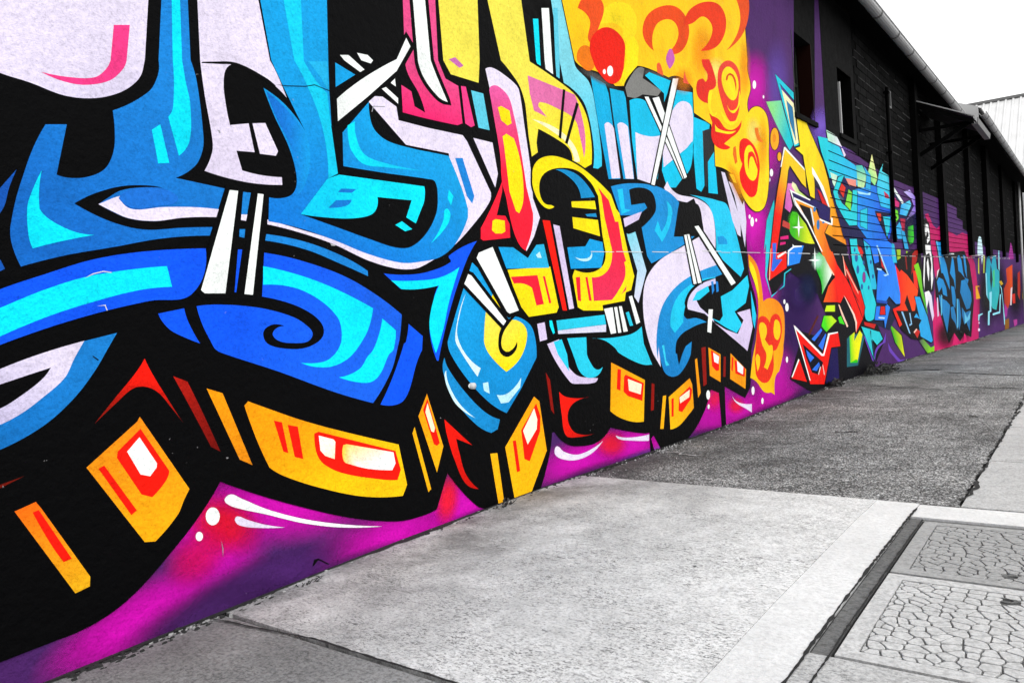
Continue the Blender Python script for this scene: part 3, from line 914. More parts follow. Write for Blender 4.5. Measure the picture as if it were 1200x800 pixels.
P('black', "C:635,180 C:647,182 C:627,412 C:615,405")
P('black', "C:698,240 C:710,250 C:657,437 C:645,430")
P('cyan', "C:510,45 C:495,-150 C:520,-150 C:530,45 C:532,70 C:515,60")
P('white', "C:550,45 C:535,-200 C:570,-200 C:585,45 C:590,110 C:555,85")
P('5cc8e0', "C:600,45 C:590,-200 C:610,-200 C:620,45 C:620,130 C:605,120")
# yellow question-mark letter
P('yellow', """C:492,590 C:510,520~ C:570,492~ C:650,508~ C:740,560~ C:860,672 C:885,740 J:900,80 J:940,260 J:970,375 J:955,440 J:930,450 J:925,490 J:820,510 J:825,535 J:730,535 J:705,520 J:680,375 J:690,345 J:800,345~ J:835,260 J:820,180 J:800,0 C:790,660
 C:760,610~ C:700,560~ C:620,548~ C:560,565~ C:530,600~ C:525,660~ C:545,710~ C:580,722 C:595,730 C:560,738~ C:520,700~ C:495,640~""", ol=2)
P('148cc8', "C:600,556 C:660,560~ C:720,595~ C:785,685 C:720,690 C:700,630~ C:650,580~")
P('scarlet', "C:800,640 C:850,700 C:880,800 J:895,120 J:915,250 J:930,300 J:942,360 J:930,440 J:880,485 J:780,490 J:770,380 J:820,370~ J:855,330~ J:865,250 J:830,100 J:815,0", ('e83058', "J:850,50 J:850,480"))
P('yellow', "J:935,300 J:945,380~ J:900,470~ J:860,490 J:890,450~ J:925,380~ J:922,310")
P('scarlet', "J:695,380 J:715,378 J:720,492 J:705,488")
P('scarlet', "J:740,380 J:750,378 J:770,490 J:758,490")
P('yellow', "J:675,25 J:785,22 J:792,62 J:678,52")
P('yellow', "J:680,98 J:800,112 J:810,188 J:685,150")
P('148cc8', "J:740,85 J:790,80 J:795,98 J:750,95")
P('red', "J:540,112 J:575,115 J:655,535 J:635,535")
P('d8c8ea', "J:590,132 J:620,140 J:688,525 J:665,530")
P('yellow', "J:375,345 J:575,330 J:615,520 J:605,545 J:475,565 J:440,520 J:400,420")
P('scarlet', "J:390,378 J:515,370 J:545,505 J:510,512 J:490,430 J:450,410~ J:405,410")
P('scarlet', "J:540,375 J:550,375 J:580,500 J:570,502")
P('sky', "J:332,238 J:400,240 J:470,290 J:510,228 J:545,225 J:570,335 J:370,340", ('2ab4e0', "J:350,250 J:550,330"))
P('sky', "J:655,240 J:740,235 J:760,200 J:820,215 J:828,270 J:815,335 J:672,340")
P('bfeefa', "J:690,285 J:750,290~ J:770,260 J:765,295~ J:730,305~", name=HL)
P('bfeefa', "J:508,275 J:525,260 J:535,290 J:515,288", name=HL)
P('d8c8ea', "J:515,598 J:550,590 J:562,670 J:528,680")
P('cyan', "J:572,582 J:585,582 J:598,640 J:590,645 J:575,610")
P('28cbe8', "J:605,582 J:830,555 J:838,600 J:612,628")
P('d8d8f2', "J:612,629 J:838,601 J:838,635 J:614,645")
P('white', "J:828,528 J:868,520 J:885,640 J:860,645")
P('white', "J:876,520 J:890,518 J:910,638 J:895,640")
P('white', "J:898,515 J:912,515 J:940,632 J:920,636")
P('28cbe8', "J:930,545 J:945,540 J:965,605 J:950,608")
P('white', "J:945,470 J:960,465 J:998,590 J:980,600")
P('d8c8ea', "J:562,692 J:618,670 M:640,80~ M:690,150~ M:740,168 M:800,172 M:785,192~ M:720,198~ M:670,190~")
P('28cbe8', "J:592,682 J:630,670 J:655,740 M:665,140 M:612,60")
P('28cbe8', "J:655,665 J:745,660 J:748,740 M:760,90~ M:790,130~ M:822,120 M:790,165~ M:740,165~ M:700,110 J:690,760")
P('28cbe8', "J:770,665 J:940,650~ J:1005,610 J:1015,690 J:1055,790 M:1050,108 M:1000,105~ M:900,55~ J:880,710~ J:830,675~")
P('86d8ea', "J:935,175 J:975,165 J:1028,350 J:1005,440 J:990,500 J:970,470 J:985,350 J:940,200", ('d8d8f2', "J:960,200 J:1000,480"))
# blue columns with white cores
P('10b4e2', "C:765,115 C:835,155 C:850,200 C:905,600 C:850,600 C:800,330", ('0c9cd8', "C:800,150 C:870,600"))
P('lilac', "C:830,345 C:850,335~ C:875,365 C:905,595 C:865,598")
P('10b4e2', "C:855,175 C:920,190 C:930,220 C:970,600 C:920,600 C:875,330", ('0c9cd8', "C:880,190 C:940,600"))
P('lilac', "C:890,345 C:910,335~ C:940,355 C:968,600 C:930,598")
P('7e7e7b', "C:928,172 C:960,110~ C:990,78~ C:1018,84 C:1010,128 C:1098,186 C:1080,212 C:1010,204 C:975,222 C:938,215")
mist('6a6a68', 772, 88, 30, 6, .6, 12)
mist('6a6a68', 700, 92, 30, 6, .6, 28)
mist('5a5a58', 826, 165, 8, 22, .7)
P('10c0ea', "C:948,232 C:1010,228~ C:1060,280~ C:1100,370 D:105,400 D:80,600 C:985,600 C:960,420")
P('lilac', "C:975,380 C:1040,400~ C:1095,395 C:1100,480 D:70,610 C:1060,625 C:985,600")
P('0cc4ea', "C:1020,115 C:1040,100 C:1140,140 D:125,200 D:110,240 C:1110,200")
P('0cc4ea', "D:150,180 D:245,195 D:250,290 D:250,420 D:225,560 D:165,640 D:125,640 D:100,560 D:110,400 D:125,300")
P('lilac', "D:128,330 D:165,255~ D:200,235~ D:238,260~ D:246,400~ D:240,430~ D:180,485~ D:108,545 D:100,420")
P('0cc4ea', "D:180,500 D:240,425 D:245,480~ D:222,570~ D:150,610 D:160,560")
P('0cc4ea', "D:250,310 D:325,340 D:322,365 D:290,375 D:300,630 D:285,660 D:262,645 D:248,480")
P('darkgrey', "D:296,380 D:330,360 D:345,470 D:318,520 D:312,640 D:302,630")
P('0cc4ea', "D:315,520 D:345,470 D:362,670 D:318,665")
P('lilac', "D:110,640 D:150,690~ D:230,712~ G:270,40~ G:290,120~ G:300,200 G:350,260 G:345,120~ G:320,50~ D:260,690~ D:170,668~ D:125,610")
P('22c6ee', "D:232,674 D:300,685~ D:360,700~ G:405,40~ G:450,180~ G:485,340 G:470,378 G:355,270 G:348,130~ G:328,60~ D:300,705~")
P('1a98da', "G:360,190 G:385,185 G:405,205 G:408,225 G:365,225")
# blue blob with black hook
P('1a90d6', "C:860,635 C:950,620~ C:1060,630~ C:1130,660~ C:1180,710 G:175,60~ G:155,190 G:262,180 G:190,235~ G:50,315 G:30,280 G:5,150 C:990,770 C:905,770")
P('black', "C:945,650 C:1000,640~ C:1050,660~ C:1070,710~ J:1065,80~ J:1000,150~ J:940,178 J:912,128 C:1000,760 C:1030,735 C:1018,712 C:955,722")
P('d8c8ea', "J:918,105 J:1005,72 J:990,110 J:925,145")
P('1ec4ee', "C:890,650 C:915,645 C:925,740 C:955,745 C:910,765", name=HL)
P('1ec4ee', "J:1120,20 J:1148,80~ J:1100,215 J:1065,160 J:1080,115 J:1097,168 J:1125,100~", name=HL)
P('black', "G:175,55 G:250,10 G:275,80 G:285,160 G:262,188 G:155,190")
# lilac hook and blue body on the right
P('lilac', "G:275,190 G:190,240~ G:90,300~ G:30,380~ G:12,470~ G:20,600~ G:60,740 G:95,800 G:90,640~ G:110,520~ G:160,440~ G:240,375~ G:365,335 G:345,270")
P('1a98da', "G:80,760 G:76,640~ G:100,520~ G:160,430~ G:250,365~ G:372,318 G:400,360 G:300,400~ G:230,440~ G:205,500 G:210,570~ G:260,570~ G:310,590 G:250,610~ G:180,660~ G:165,740 N:440,0 N:435,60 N:385,150~ N:345,165~ N:310,140~ N:285,20", ('1680c8', "G:200,400 N:350,150"))
P('1ec8ee', "G:140,610 G:150,520~ G:190,450~ G:260,400~ G:350,378 G:355,400 G:260,432~ G:215,500~ G:200,590 G:160,640", name=HL)
P('38d0f0', "N:300,20 N:310,15 N:320,90 N:335,110 N:318,115", name=HL)
P('black', "G:165,700 G:180,660~ G:250,612~ G:268,620 G:225,670 G:195,740 G:180,790 N:375,90")
P('black', "G:205,500 G:240,430~ G:310,390 G:360,380 G:440,430 G:500,360 G:520,420 G:530,600 G:505,730 G:480,712 G:345,600 G:215,545")
P('d8d0f0', "G:218,515 G:240,450~ G:310,398 G:350,385 G:352,410 G:290,440~ G:262,490 G:278,520 G:340,575 G:345,590 G:300,550 G:222,530")
P('20ccee', "G:242,490 G:262,450 G:315,420 G:322,445 G:275,485")
P('20ccee', "G:375,470 G:430,440 G:500,370 G:508,420 G:492,500 G:440,540 G:475,600 G:450,640 G:400,615 G:330,570 G:370,585 G:385,560")
P('d8c8ea', "G:345,592 G:400,625 G:455,645 G:482,580 G:452,545 G:512,528 G:525,610 G:500,725 G:485,710")
P('20ccee', "G:516,440 G:530,500 G:542,560 G:535,620 G:524,580")
P('blue', "G:330,400 G:340,398 G:345,440 G:335,460")
P('blue', "G:352,398 G:362,400 G:366,445 G:355,450")
# white sticks
P('white', "D:18,215 D:36,215 D:205,592 D:198,600", ol=1.2)
P('white', "D:55,222 D:85,215 D:216,590 D:205,598", ol=1.2)
P('white', "D:150,130 D:176,130 D:64,630 D:48,625", ol=1.2)
P('white', "G:252,142 G:270,138 G:445,405 G:425,418", ol=2)
P('white', "G:203,182 G:227,178 G:285,405 G:248,412", ol=1.5)
P('black', "G:214,181 G:218,181 G:268,408 G:262,410")
P('white', "G:318,530 G:338,530 G:330,640 G:312,635")
P('d8d0e8', "D:378,565 D:395,570 D:468,790 G:470,190 G:455,180 D:430,790")
P('d8d0e8', "D:412,610 D:432,622 D:478,720 G:485,20 G:496,120 G:490,240 G:472,150 G:440,0")
# hairline cracks and scratches
for c, t in [('0a0a0a', "B:285,158 B:340,163 B:430,165 B:470,158 B:545,188 B:546,192 B:470,162 B:430,169 B:340,167"), ('d8d8d8', "H:390,385 H:430,362 H:480,350 H:520,356 H:518,360 H:480,355 H:432,367"), ('d8d8d8', "H:450,515 H:490,508 H:500,535 H:496,536 H:486,513"),
             ('9a9aa0', "B:738,285 B:745,258 B:800,260 B:800,264 B:748,262 B:742,286"), ('9a9aa0', "A:1010,370 A:1025,372 A:1030,385 A:1026,387 A:1020,376"), ('b8b8b8', "I:545,222 I:570,228 I:568,233 I:550,232"),
             ('0a0a0a', "K:430,65 K:460,85 K:456,90 K:432,72"), ('9a8a9a', "Q:1035,250 Q:1045,290 Q:1043,330 Q:1040,292"), ('0a0a0a', "S:470,340 S:490,335 S:540,360 S:536,364 S:490,342 S:468,370 S:462,372")]:
    P(c, t, name='scratch_mark')
# pipe mark
E('white', 'M', 205, 208, 13, 13)

# ------------------------------------------------ yellow smoke
PARENT = field_purple
SM = """C:600,-380 C:690,45 C:730,80~ C:800,100~ C:880,165 C:920,165 C:935,130~ C:985,70 C:1030,80~ C:1130,125 D:180,120~ D:245,175 D:250,290 D:330,345 D:345,430 D:350,540 D:430,580~ D:490,700~ D:540,752~ D:580,730~ D:600,620~ D:600,480~ D:600,360~ D:585,290~ D:545,260~ D:505,290 D:500,240~ D:515,170~ D:500,90~ D:500,45 D:470,-380"""
P('ffc814', SM, ('ffda18', "D:300,100 D:540,700"), ol=.8, name='smoke_paint')
for a in [('f58a10', 822, 60, 16, 40, .45, 0), ('f58a10', 872, 80, 8, 40, .45, 0), ('f79a10', 893, 170, 8, 40, .45, 0), ('f79a10', 862, 215, 8, 30, .6, -20), ('fff27a', 838, 85, 14, 20, .8, 0), ('fff27a', 882, 155, 10, 20, .7, 0), ('f58a10', 800, 95, 14, 18, .45, 0)]:
    mist(*a)
R = 'red_smoke_curl'
P('e84a12', "@765,60 @752,38~ @762,14~ @790,8~ @806,30~ @800,58~ @780,64 @794,42~ @786,24~ @768,30~", name=R)
P('e83a14', "@800,30 @812,8~ @838,4~ @850,24~ @842,52~ @820,60 @834,36~ @824,20~ @810,28~", name=R)
P('f8d81a', "@700,30 @716,4~ @740,10~ @744,40~ @726,62~ @728,34~")
P('e8501a', "@676,10 @690,-6~ @706,6~ @700,34~ @690,50~ @690,24~", name=R)
P('e8501a', "@850,60 @866,30~ @862,0~ @846,-20 @872,-14~ @874,30~", name=R)
P('f07a10', "C:700,45 C:720,-20~ C:770,-10 C:780,45 C:770,90~ C:730,82")
P('e8200e', "C:775,45 C:768,-60~ C:840,-110~ C:918,-50~ C:922,45~ C:905,130~ C:860,155~ C:800,100~", name=R)
P('yellow', "C:900,150 C:930,45 C:950,-60~ C:990,-20 C:985,65 C:935,128 C:915,165")
E('white', 'C', 855, 95, 14, 25)
E('white', 'C', 828, 98, 7, 12)
P('c860b4', "D:135,85 D:118,40~ D:125,10~ D:140,-10~ D:152,10~ D:158,45~")
P('e02c20', "g:450,245 g:500,220~ g:530,250~ g:545,180~ g:505,110~ g:490,40 g:560,40 g:610,180~ g:622,290~ g:562,330 g:555,400 g:550,452 g:470,410~ g:440,330~", name=R)
P('e8563c', "g:315,240 g:335,120 g:335,180~ g:372,275 g:320,262", name=R)
P('ec5a30', "g:70,120 g:85,70~ g:110,100~ g:130,195 g:75,165", name=R)
P('e02418', "g:560,545 g:600,572~ g:650,600~ g:720,690~ g:800,692~ g:865,610 g:845,700~ g:770,770 h:440,100 h:380,150 h:442,182 h:400,205~ h:330,190~ h:280,140~ g:580,720 g:590,630", ('ee1c14', "g:620,600 h:350,180"), name=R)
P('ffe01a', "g:615,648 g:650,690~ g:730,715~ g:815,708 g:760,738~ g:680,728~ g:620,715")
P('e84434', "g:640,200 g:665,100~ g:730,50~ g:800,80~ g:845,170~ g:855,300~ g:852,420~ g:830,560~ g:790,640 g:740,600~ g:690,480~ g:645,300~", ('ee3a28', "g:740,80 g:760,560"), name=R)
P('ffe01a', "g:690,300 g:680,180~ g:725,110~ g:790,140~ g:832,240~ g:828,360~ g:790,425~ g:735,390~")
P('e04018', "g:716,230 g:745,172~ g:790,190~ g:815,270~ g:808,340 g:800,270~ g:775,200~ g:745,190~ g:728,240~", name=R)
P('ffe01a', "g:730,460 g:780,520~ g:835,440 g:842,330 g:856,420~ g:830,500~ g:780,545~")
P('ffe01a', "g:670,520 g:700,560~ g:750,620~ g:830,600 g:780,655~ g:720,640~ g:680,570~")
P('ffe01a', "g:558,345 g:590,330~ g:578,420~ g:578,500~ g:602,548~ g:632,528 g:626,562~ g:590,572~ g:560,520~ g:548,430~")
P('f01610', "h:530,130 h:570,98~ h:620,120~ h:680,200~ h:712,320~ h:712,420 h:692,590 h:640,652~ h:580,600~ h:540,520~ h:525,420 h:552,340 h:525,250~", name=R)
P('ffe01a', "h:570,280 h:585,190~ h:625,163~ h:668,240~ h:692,330~ h:690,440~ h:660,495~ h:620,480~ h:582,410~")
P('ee2414', "h:608,235 h:650,228~ h:690,330~ h:696,400 h:668,320~ h:640,268~ h:618,300~ h:614,400 h:602,330~", name=R)
P('e86a18', "h:468,185 h:490,170 h:506,320 h:485,342 h:464,250", name=R)
P('f07a18', "h:668,0 h:702,0 h:716,80~ h:752,132 h:700,120~ h:675,60~", name=R)
P('f8c01a', "h:430,430 h:470,440 h:500,520 h:470,510")
E('f6a818', 'D', 630, 412, 20, 52, ol=.8)
E('e88a14', 'D', 628, 408, 8, 20)
E('f6a818', 'D', 652, 495, 9, 21, ol=.8)
P('f08a12', "G:505,270 G:545,320~ G:565,400~ G:575,492 G:620,478~ G:665,520~ G:676,600~ G:670,700 N:868,60~ N:850,140 N:832,170~ N:830,250 N:812,238 N:780,236~ N:745,190~ N:715,170 N:725,80 N:740,0 G:552,560 G:545,450~ G:508,330", ('fcc012', "G:620,480 N:760,200"), name='smoke_paint')
P('yellow', "G:510,300 G:535,340~ G:552,420~ G:556,500 G:545,440~ G:512,345")
P('e8301a', "G:548,600 G:570,560~ G:605,590~ G:615,690 G:608,580~ G:632,550~ G:655,570~ G:662,640~ G:640,712~ G:622,725 N:825,110 N:802,185~ N:770,192~ N:740,150 N:735,80", name=R)
P('fbc814', "G:555,620 G:570,590~ G:592,620~ G:582,670 G:602,700 N:818,20~ N:815,80 N:795,132 N:778,120 N:790,60~ G:572,700~")
P('fbc814', "G:625,605 G:640,578~ G:656,620~ G:645,672~ G:628,660~")
P('fbc814', "N:738,80 N:752,60~ N:760,100~ N:748,140")

# ------------------------------------------------ second piece: orange, red and teal letters
P('07060d', "@917,228 @930,218 @950,232 @972,240 @990,290 @1004,330 @1024,370 @1036,400 @1020,440 @985,462 @955,462 @925,444 @936,405 @930,385 @960,395 @968,370 @958,345 @925,318 @905,348 @899,325", name='black_background_paint')
mist('plum', 938, 345, 20, 26, .95)
mist('0a1840', 946, 338, 14, 22, .9)
P('14c4d0', "D:590,238 D:660,232 D:690,340~ D:722,430 D:700,465 D:650,370~", ('8fe080', "D:690,400 D:620,240"))
P('18c8da', "D:632,108 D:718,195 D:720,230 D:652,150 D:748,440 D:722,448", ol=.8)
P('f2eebc', "D:662,180 D:718,245 D:742,430 D:724,440")
P('2a78a8', "D:685,232 D:712,265 D:730,425 D:702,330", ol=.4)
P('teal', "b:215,190 b:222,300 b:165,800 c:128,380 c:180,615 c:338,505 c:348,358 c:418,305 c:412,296 c:334,350 c:326,494 c:185,635 c:112,390 c:120,0 b:95,800 b:130,430", ('30c8e0', "b:200,300 c:150,500"))
P('d060b4', "b:370,0 b:430,0 b:520,120 b:600,200 b:420,90 b:395,80 b:430,260 b:400,340 b:340,290 b:360,100", ('e880c8', "b:380,250 b:400,40"))
P('b8e84a', "b:430,-20 b:470,10 b:510,90 b:632,192 b:600,196 b:480,130 b:420,30", ('f0ecc0', "b:560,160 b:430,0"))
P('f0c81c', "a:335,335 a:370,360 a:580,600 a:590,790 b:600,60 b:540,0 a:400,540 a:380,600 a:360,790 b:330,200 b:300,400 b:280,560 b:245,800 c:240,120 c:360,95 c:362,290 c:165,430 c:150,360 c:172,100 b:172,790 b:220,330 b:260,60 a:290,650", ('ee1c0c', "a:350,560 b:290,330"), ol=1)
P('white', "a:330,325 a:345,325 a:585,590 a:580,605 a:340,350 a:300,560 a:290,560")
P('2f6ae0', "c:195,0 c:240,0 c:236,188 c:312,190 c:205,330 c:180,322 c:200,150")
P('f6e8e0', "c:250,150 c:352,92 c:356,110 c:262,178")
P('f0a890', "c:172,60 c:182,60 c:165,440 c:152,430")
P('f8dc14', "a:480,0 a:575,0 a:690,270 a:790,500 a:850,720 b:880,130 b:960,300 b:1010,450 b:1062,722 b:800,575 b:850,470 b:890,490 b:890,400 b:870,430 b:865,290 b:800,100 a:680,590 a:690,800 b:690,180 b:640,150 b:620,60 a:600,700 a:555,420 a:465,340 a:520,320", ('f08c12', "a:700,400 b:950,450"), ol=.9)
P('2a2438', "a:670,600 a:700,640 a:775,790 b:770,80 b:700,30 a:685,720")
P('d81c18', "b:722,70 b:762,105 b:856,285 b:782,242")
P('white', "a:655,555 a:680,590 a:792,790 b:836,170 b:868,292 b:856,290 b:740,10 a:662,640")
P('241a5c', "b:408,95 b:640,196 b:690,190 b:868,290 b:862,450 b:740,405 b:730,300 b:620,240 b:436,165 b:470,270", ol=.6)
P('white', "b:392,66 b:420,86 b:640,190 b:632,202 b:420,104 b:466,260 b:456,262")
P('f59a1c', "b:440,168 b:700,292 b:738,402 b:850,470 b:800,580 b:870,790 c:860,0 c:950,250 c:1060,420 c:1200,690 f:250,60 f:332,200 f:300,290 f:222,452 f:212,300 f:160,120 f:100,20 c:1130,790 c:1030,620 c:990,700 c:950,690 c:790,690 c:850,500 c:900,430 c:930,400 c:780,140 c:720,0 b:680,560 b:600,450 b:470,270", ('f01a0c', "b:700,450 c:940,330"), ol=.9)
P('0a080c', "b:500,240 b:632,290 b:682,560 b:600,440")
P('d8ecf4', "b:632,288 b:652,300 b:684,480 b:674,500")
P('white', "b:436,160 b:700,282 b:700,296 b:452,188 b:610,440 b:780,800 b:768,800 b:600,456 b:462,262")
P('white', "b:745,412 b:880,470 b:876,400 b:900,410 b:896,492 b:850,478 b:744,432")
for x, y, rx, ry in [(685, 305, 17, 30), (727, 485, 18, 60), (788, 458, 16, 12)]:
    E('2878b8', 'b', x, y, rx, ry)
P('0a080c', "b:800,575 b:1060,724 b:1080,800 b:880,800 b:850,720", name='black_paint')
P('f6d0b0', "c:780,140 c:920,372 c:905,376 c:770,150")
P('e81a0e', "c:1015,150 c:1052,250 c:1160,480 c:1200,560 e:285,800 f:332,190 f:300,270 f:270,180 f:200,0 e:110,620 c:1080,430 c:1048,390", ol=.8)
P('0a080c', "e:95,540 e:180,800 f:240,60 f:262,105 f:215,30 e:120,660")
P('f6d8c8', "f:78,10 f:100,40 f:205,230 f:234,330 f:224,452 f:214,330 f:186,240")
P('f6c8b0', "f:18,115 f:32,120 f:136,370 f:122,386 f:60,245")
P('f0b098', "c:1012,140 c:1024,160 c:1056,370 c:1044,390")
P('f0b098', "c:1060,300 c:1200,570 c:1200,600 c:1056,320")
P('3cb81c', "b:430,330 b:480,340 b:590,480 b:692,706 b:560,690~ b:430,620~ b:392,500~", ('e8ec1c', "b:470,480 b:650,690"))
mist('green', 930, 258, 8, 12, .8)
P('1eb828', "c:700,140 c:740,108 c:800,160 c:888,350 c:880,382 c:770,602 c:760,450~ c:700,280~", ('f2fff0', "c:770,330 c:870,360"))
mist('c8ffe8', 957, 306, 8, 12, .7)
for rg, sx, sy in (('b', 505, 515), ('c', 690, 200)):
    P('white', f"{rg}:{sx-6},{sy-150} {rg}:{sx+10},{sy-12} {rg}:{sx+60},{sy} {rg}:{sx+10},{sy+12} {rg}:{sx},{sy+120} {rg}:{sx-12},{sy+12} {rg}:{sx-80},{sy} {rg}:{sx-12},{sy-12}", name='white_star')
P('d81c78', "b:290,625 b:382,608 b:385,650 b:290,660")
P('d81c78', "b:290,690 b:350,684 b:350,710 b:284,726")
P('c04038', "b:320,430 b:400,470 b:400,540 b:310,500")
P('1f86f0', "c:375,85 c:440,30 c:562,28 c:512,232 c:370,270", ol=.8)
P('white', "c:430,8 c:446,30 c:540,30 c:540,44 c:448,52 c:390,100 c:384,255 c:374,255 c:376,86 c:432,44")
P('58200e', "d:720,0 d:742,0 d:632,232 d:616,216")
P('f01408', "d:448,110 d:780,460 d:850,220 d:965,190 d:992,355 d:885,370 d:805,800 d:640,800 d:520,330", ol=1.2)
P('08081a', "d:552,330 d:790,545 d:742,690 d:660,662 d:590,480")
P('2f74ee', "d:590,395 d:685,490 d:640,542 d:605,470")
P('2f74ee', "d:740,540 d:752,580 d:715,646 d:660,632")
P('white', "d:442,104 d:464,140 d:645,762 d:630,750")
P('white', "d:450,108 d:780,446 d:794,440 d:848,205 d:962,186 d:962,200 d:868,222 d:802,470 d:770,468 d:470,160")
P('f01408', "d:512,510 d:600,772 d:420,732", ol=.8)
P('white', "d:500,503 d:512,514 d:432,720 d:420,715")
P('f6c8c0', "d:755,590 d:765,600 d:740,690 d:730,684")
P('f6c8c0', "d:780,570 d:790,580 d:810,690 d:800,690")
P('2f74ee', "d:765,148 d:782,170 d:690,298 d:655,272")
P('2f74ee', "d:820,205 d:828,220 d:785,402 d:735,350")
P('10104a', "d:795,180 d:810,190 d:730,335 d:710,320")
P('3fd81c', "d:800,0 d:890,0 d:950,60 d:920,90 d:830,190 d:770,120", ('c8ec1c', "d:820,100 c:880,740"), ol=.5)
P('c8ec1c', "c:830,730 c:930,725 c:930,800 c:810,800")
P('3fd81c', "d:965,20 d:1000,0 d:1045,105 d:985,85")
P('1c1250', "d:890,385 d:960,375 d:980,740 d:820,790")
P('1f6470', "f:120,520 f:150,485 f:300,440 f:332,480 f:250,830 f:120,850")
P('58d818', "f:150,490 f:210,440 f:205,545 f:270,420 f:302,470 f:242,800 f:160,800", ('f2f010', "f:160,640 f:215,640"))
P('28c818', "f:160,800 f:242,800 f:245,765 f:225,760 f:160,800")
P('28c8d4', "f:285,375 f:500,440 f:536,520 f:470,592 f:412,520 f:436,762", ol=1.2)
P('103848', "f:385,420 f:400,425 f:400,520 f:435,600 f:430,760")
P('c8201c', "f:320,320 f:462,350 f:440,400 f:330,362")
for s in ["f:310,480 f:332,500 f:432,780 f:420,792", "f:580,440 f:572,560 f:480,650~ f:452,790 f:458,640~ f:540,560", "f:590,480 f:622,600~ f:750,765 f:806,760 f:760,830 f:620,665"]:
    P('6a40b4', s)
P('2cb01c', "f:620,340 f:762,480 f:802,732 f:690,560", ('e8e418', "f:700,520 f:780,700"), ol=1.2)
P('18203c', "e:220,80 e:350,100 e:600,240 e:660,430 e:740,790 f:750,140 f:620,420 f:440,340 f:330,280 e:420,790 e:300,420 e:235,200", name='black_paint')
P('22ccd8', "e:140,0 e:220,0 e:230,200 e:240,300 e:330,550 e:385,680 f:425,0~ f:458,130~ f:440,270~ f:385,312~ f:335,285~ f:332,150 e:250,700 e:180,500 e:160,300 e:140,150", ol=.8)
for x, y, rx, ry in [(225, 420, 18, 50), (242, 560, 16, 50), (310, 480, 10, 26), (330, 560, 8, 20), (290, 760, 14, 34), (370, 770, 10, 26), (205, 330, 10, 24), (195, 180, 10, 24), (180, 70, 14, 20)]:
    E('2a5aa0', 'e', x, y, rx, ry)
E('8a3a90', 'e', 315, 650, 17, 62, ol=.3)
P('22b8dc', "e:310,220 e:380,260 e:470,790 e:405,790 e:370,560 e:340,400")
for x, y in ((350, 300), (395, 470), (420, 640)):
    E('1a4a90', 'e', x, y, 10, 26)
P('d8241c', "e:235,270 e:280,300 e:308,360 e:292,412 e:250,340")
P('1a74f4', "e:350,0 e:490,0 e:600,230 e:640,260 e:640,420 e:700,560 e:742,790 f:752,110 f:690,110 f:610,20 f:565,95 f:622,150 f:562,402 f:552,302 f:440,300 f:460,140 f:580,130 f:590,80 f:460,60 e:480,560 e:520,560 e:590,622 e:602,600 e:472,290 e:490,470 e:440,490 e:390,280 e:270,170 e:240,100", ('2a84f0', "e:450,50 f:650,100"), ol=.8)
P('0a0c28', "e:470,300 e:592,602 e:540,560 e:440,520 e:500,500")
P('d8241c', "e:510,420 e:562,562 e:522,522")
P('a8d8f4', "e:458,278 e:474,276 e:606,622 e:560,640 e:540,620 e:585,610")
P('a8d8f4', "e:225,88 e:345,128 e:340,142 e:240,108")
P('a8d8f4', "e:465,540 e:522,552 e:520,572 e:465,560")
P('1a4ab0', "f:460,60 f:590,80 f:580,110 f:462,95")
P('e01c18', "f:512,140 f:558,140 f:562,236 f:502,236", ol=.8)
P('c8e4f8', "f:485,264 f:560,270 f:556,284 f:485,280")
P('28b8dc', "e:640,250 e:668,260 e:702,480 e:660,482 e:640,400")
P('b8d81c', "e:700,330 e:746,330 e:748,430 e:706,440", ('6a8a1c', "e:720,330 e:720,440"))
P('8ab81c', "e:815,340 e:838,345 e:832,400 e:820,395")
P('0c080a', "e:700,440 e:860,340 e:980,300 e:1000,560 e:960,800 f:1060,300 f:1130,560 f:1000,540 f:880,520 f:760,420 f:650,200 f:740,100 e:740,790")
P('a81c14', "e:880,380 e:910,340 e:952,328 e:935,450 e:900,560 e:872,620")
P('8a1a12', "e:795,400 e:810,400 e:825,560 e:812,560")
P('f01a0c', "e:680,500 e:735,590 e:750,560 e:820,620 e:950,800 f:912,190 f:880,195 f:820,0 f:792,100 f:832,190 f:690,190 f:762,352 f:732,382 f:652,172 f:740,130 f:742,0", ('fb4a10', "e:700,550 e:850,750"))
P('f0301c', "e:890,570 e:930,572 e:952,790 e:902,742")
P('7fd01c', "e:900,510 e:950,480 e:982,580 e:1002,780 f:1052,150 f:1062,240 f:990,20 e:940,650", ('38a838', "e:950,550 f:1050,200"))
P('28a4e4', "f:910,25 f:970,30 f:1060,260 f:1122,540 f:1105,562 f:980,490 f:960,360 f:990,300 f:940,272 f:900,270 f:930,220 f:970,290", ol=.8)
P('8ac0e8', "f:750,200 f:772,202 f:862,462 f:845,452")
P('8ac0e8', "f:845,215 f:858,215 f:880,350 f:850,370 f:846,350 f:866,340")
P('c8241c', "f:900,442 f:930,400 f:972,432 f:942,512")
P('f0c0b0', "f:895,440 f:928,398 f:940,410 f:905,455")
P('7fd01c', "f:960,540 f:1010,520 f:1100,622 f:1140,600 f:1140,690 f:1070,702", ('4a3a58', "f:1080,640 f:965,545"))
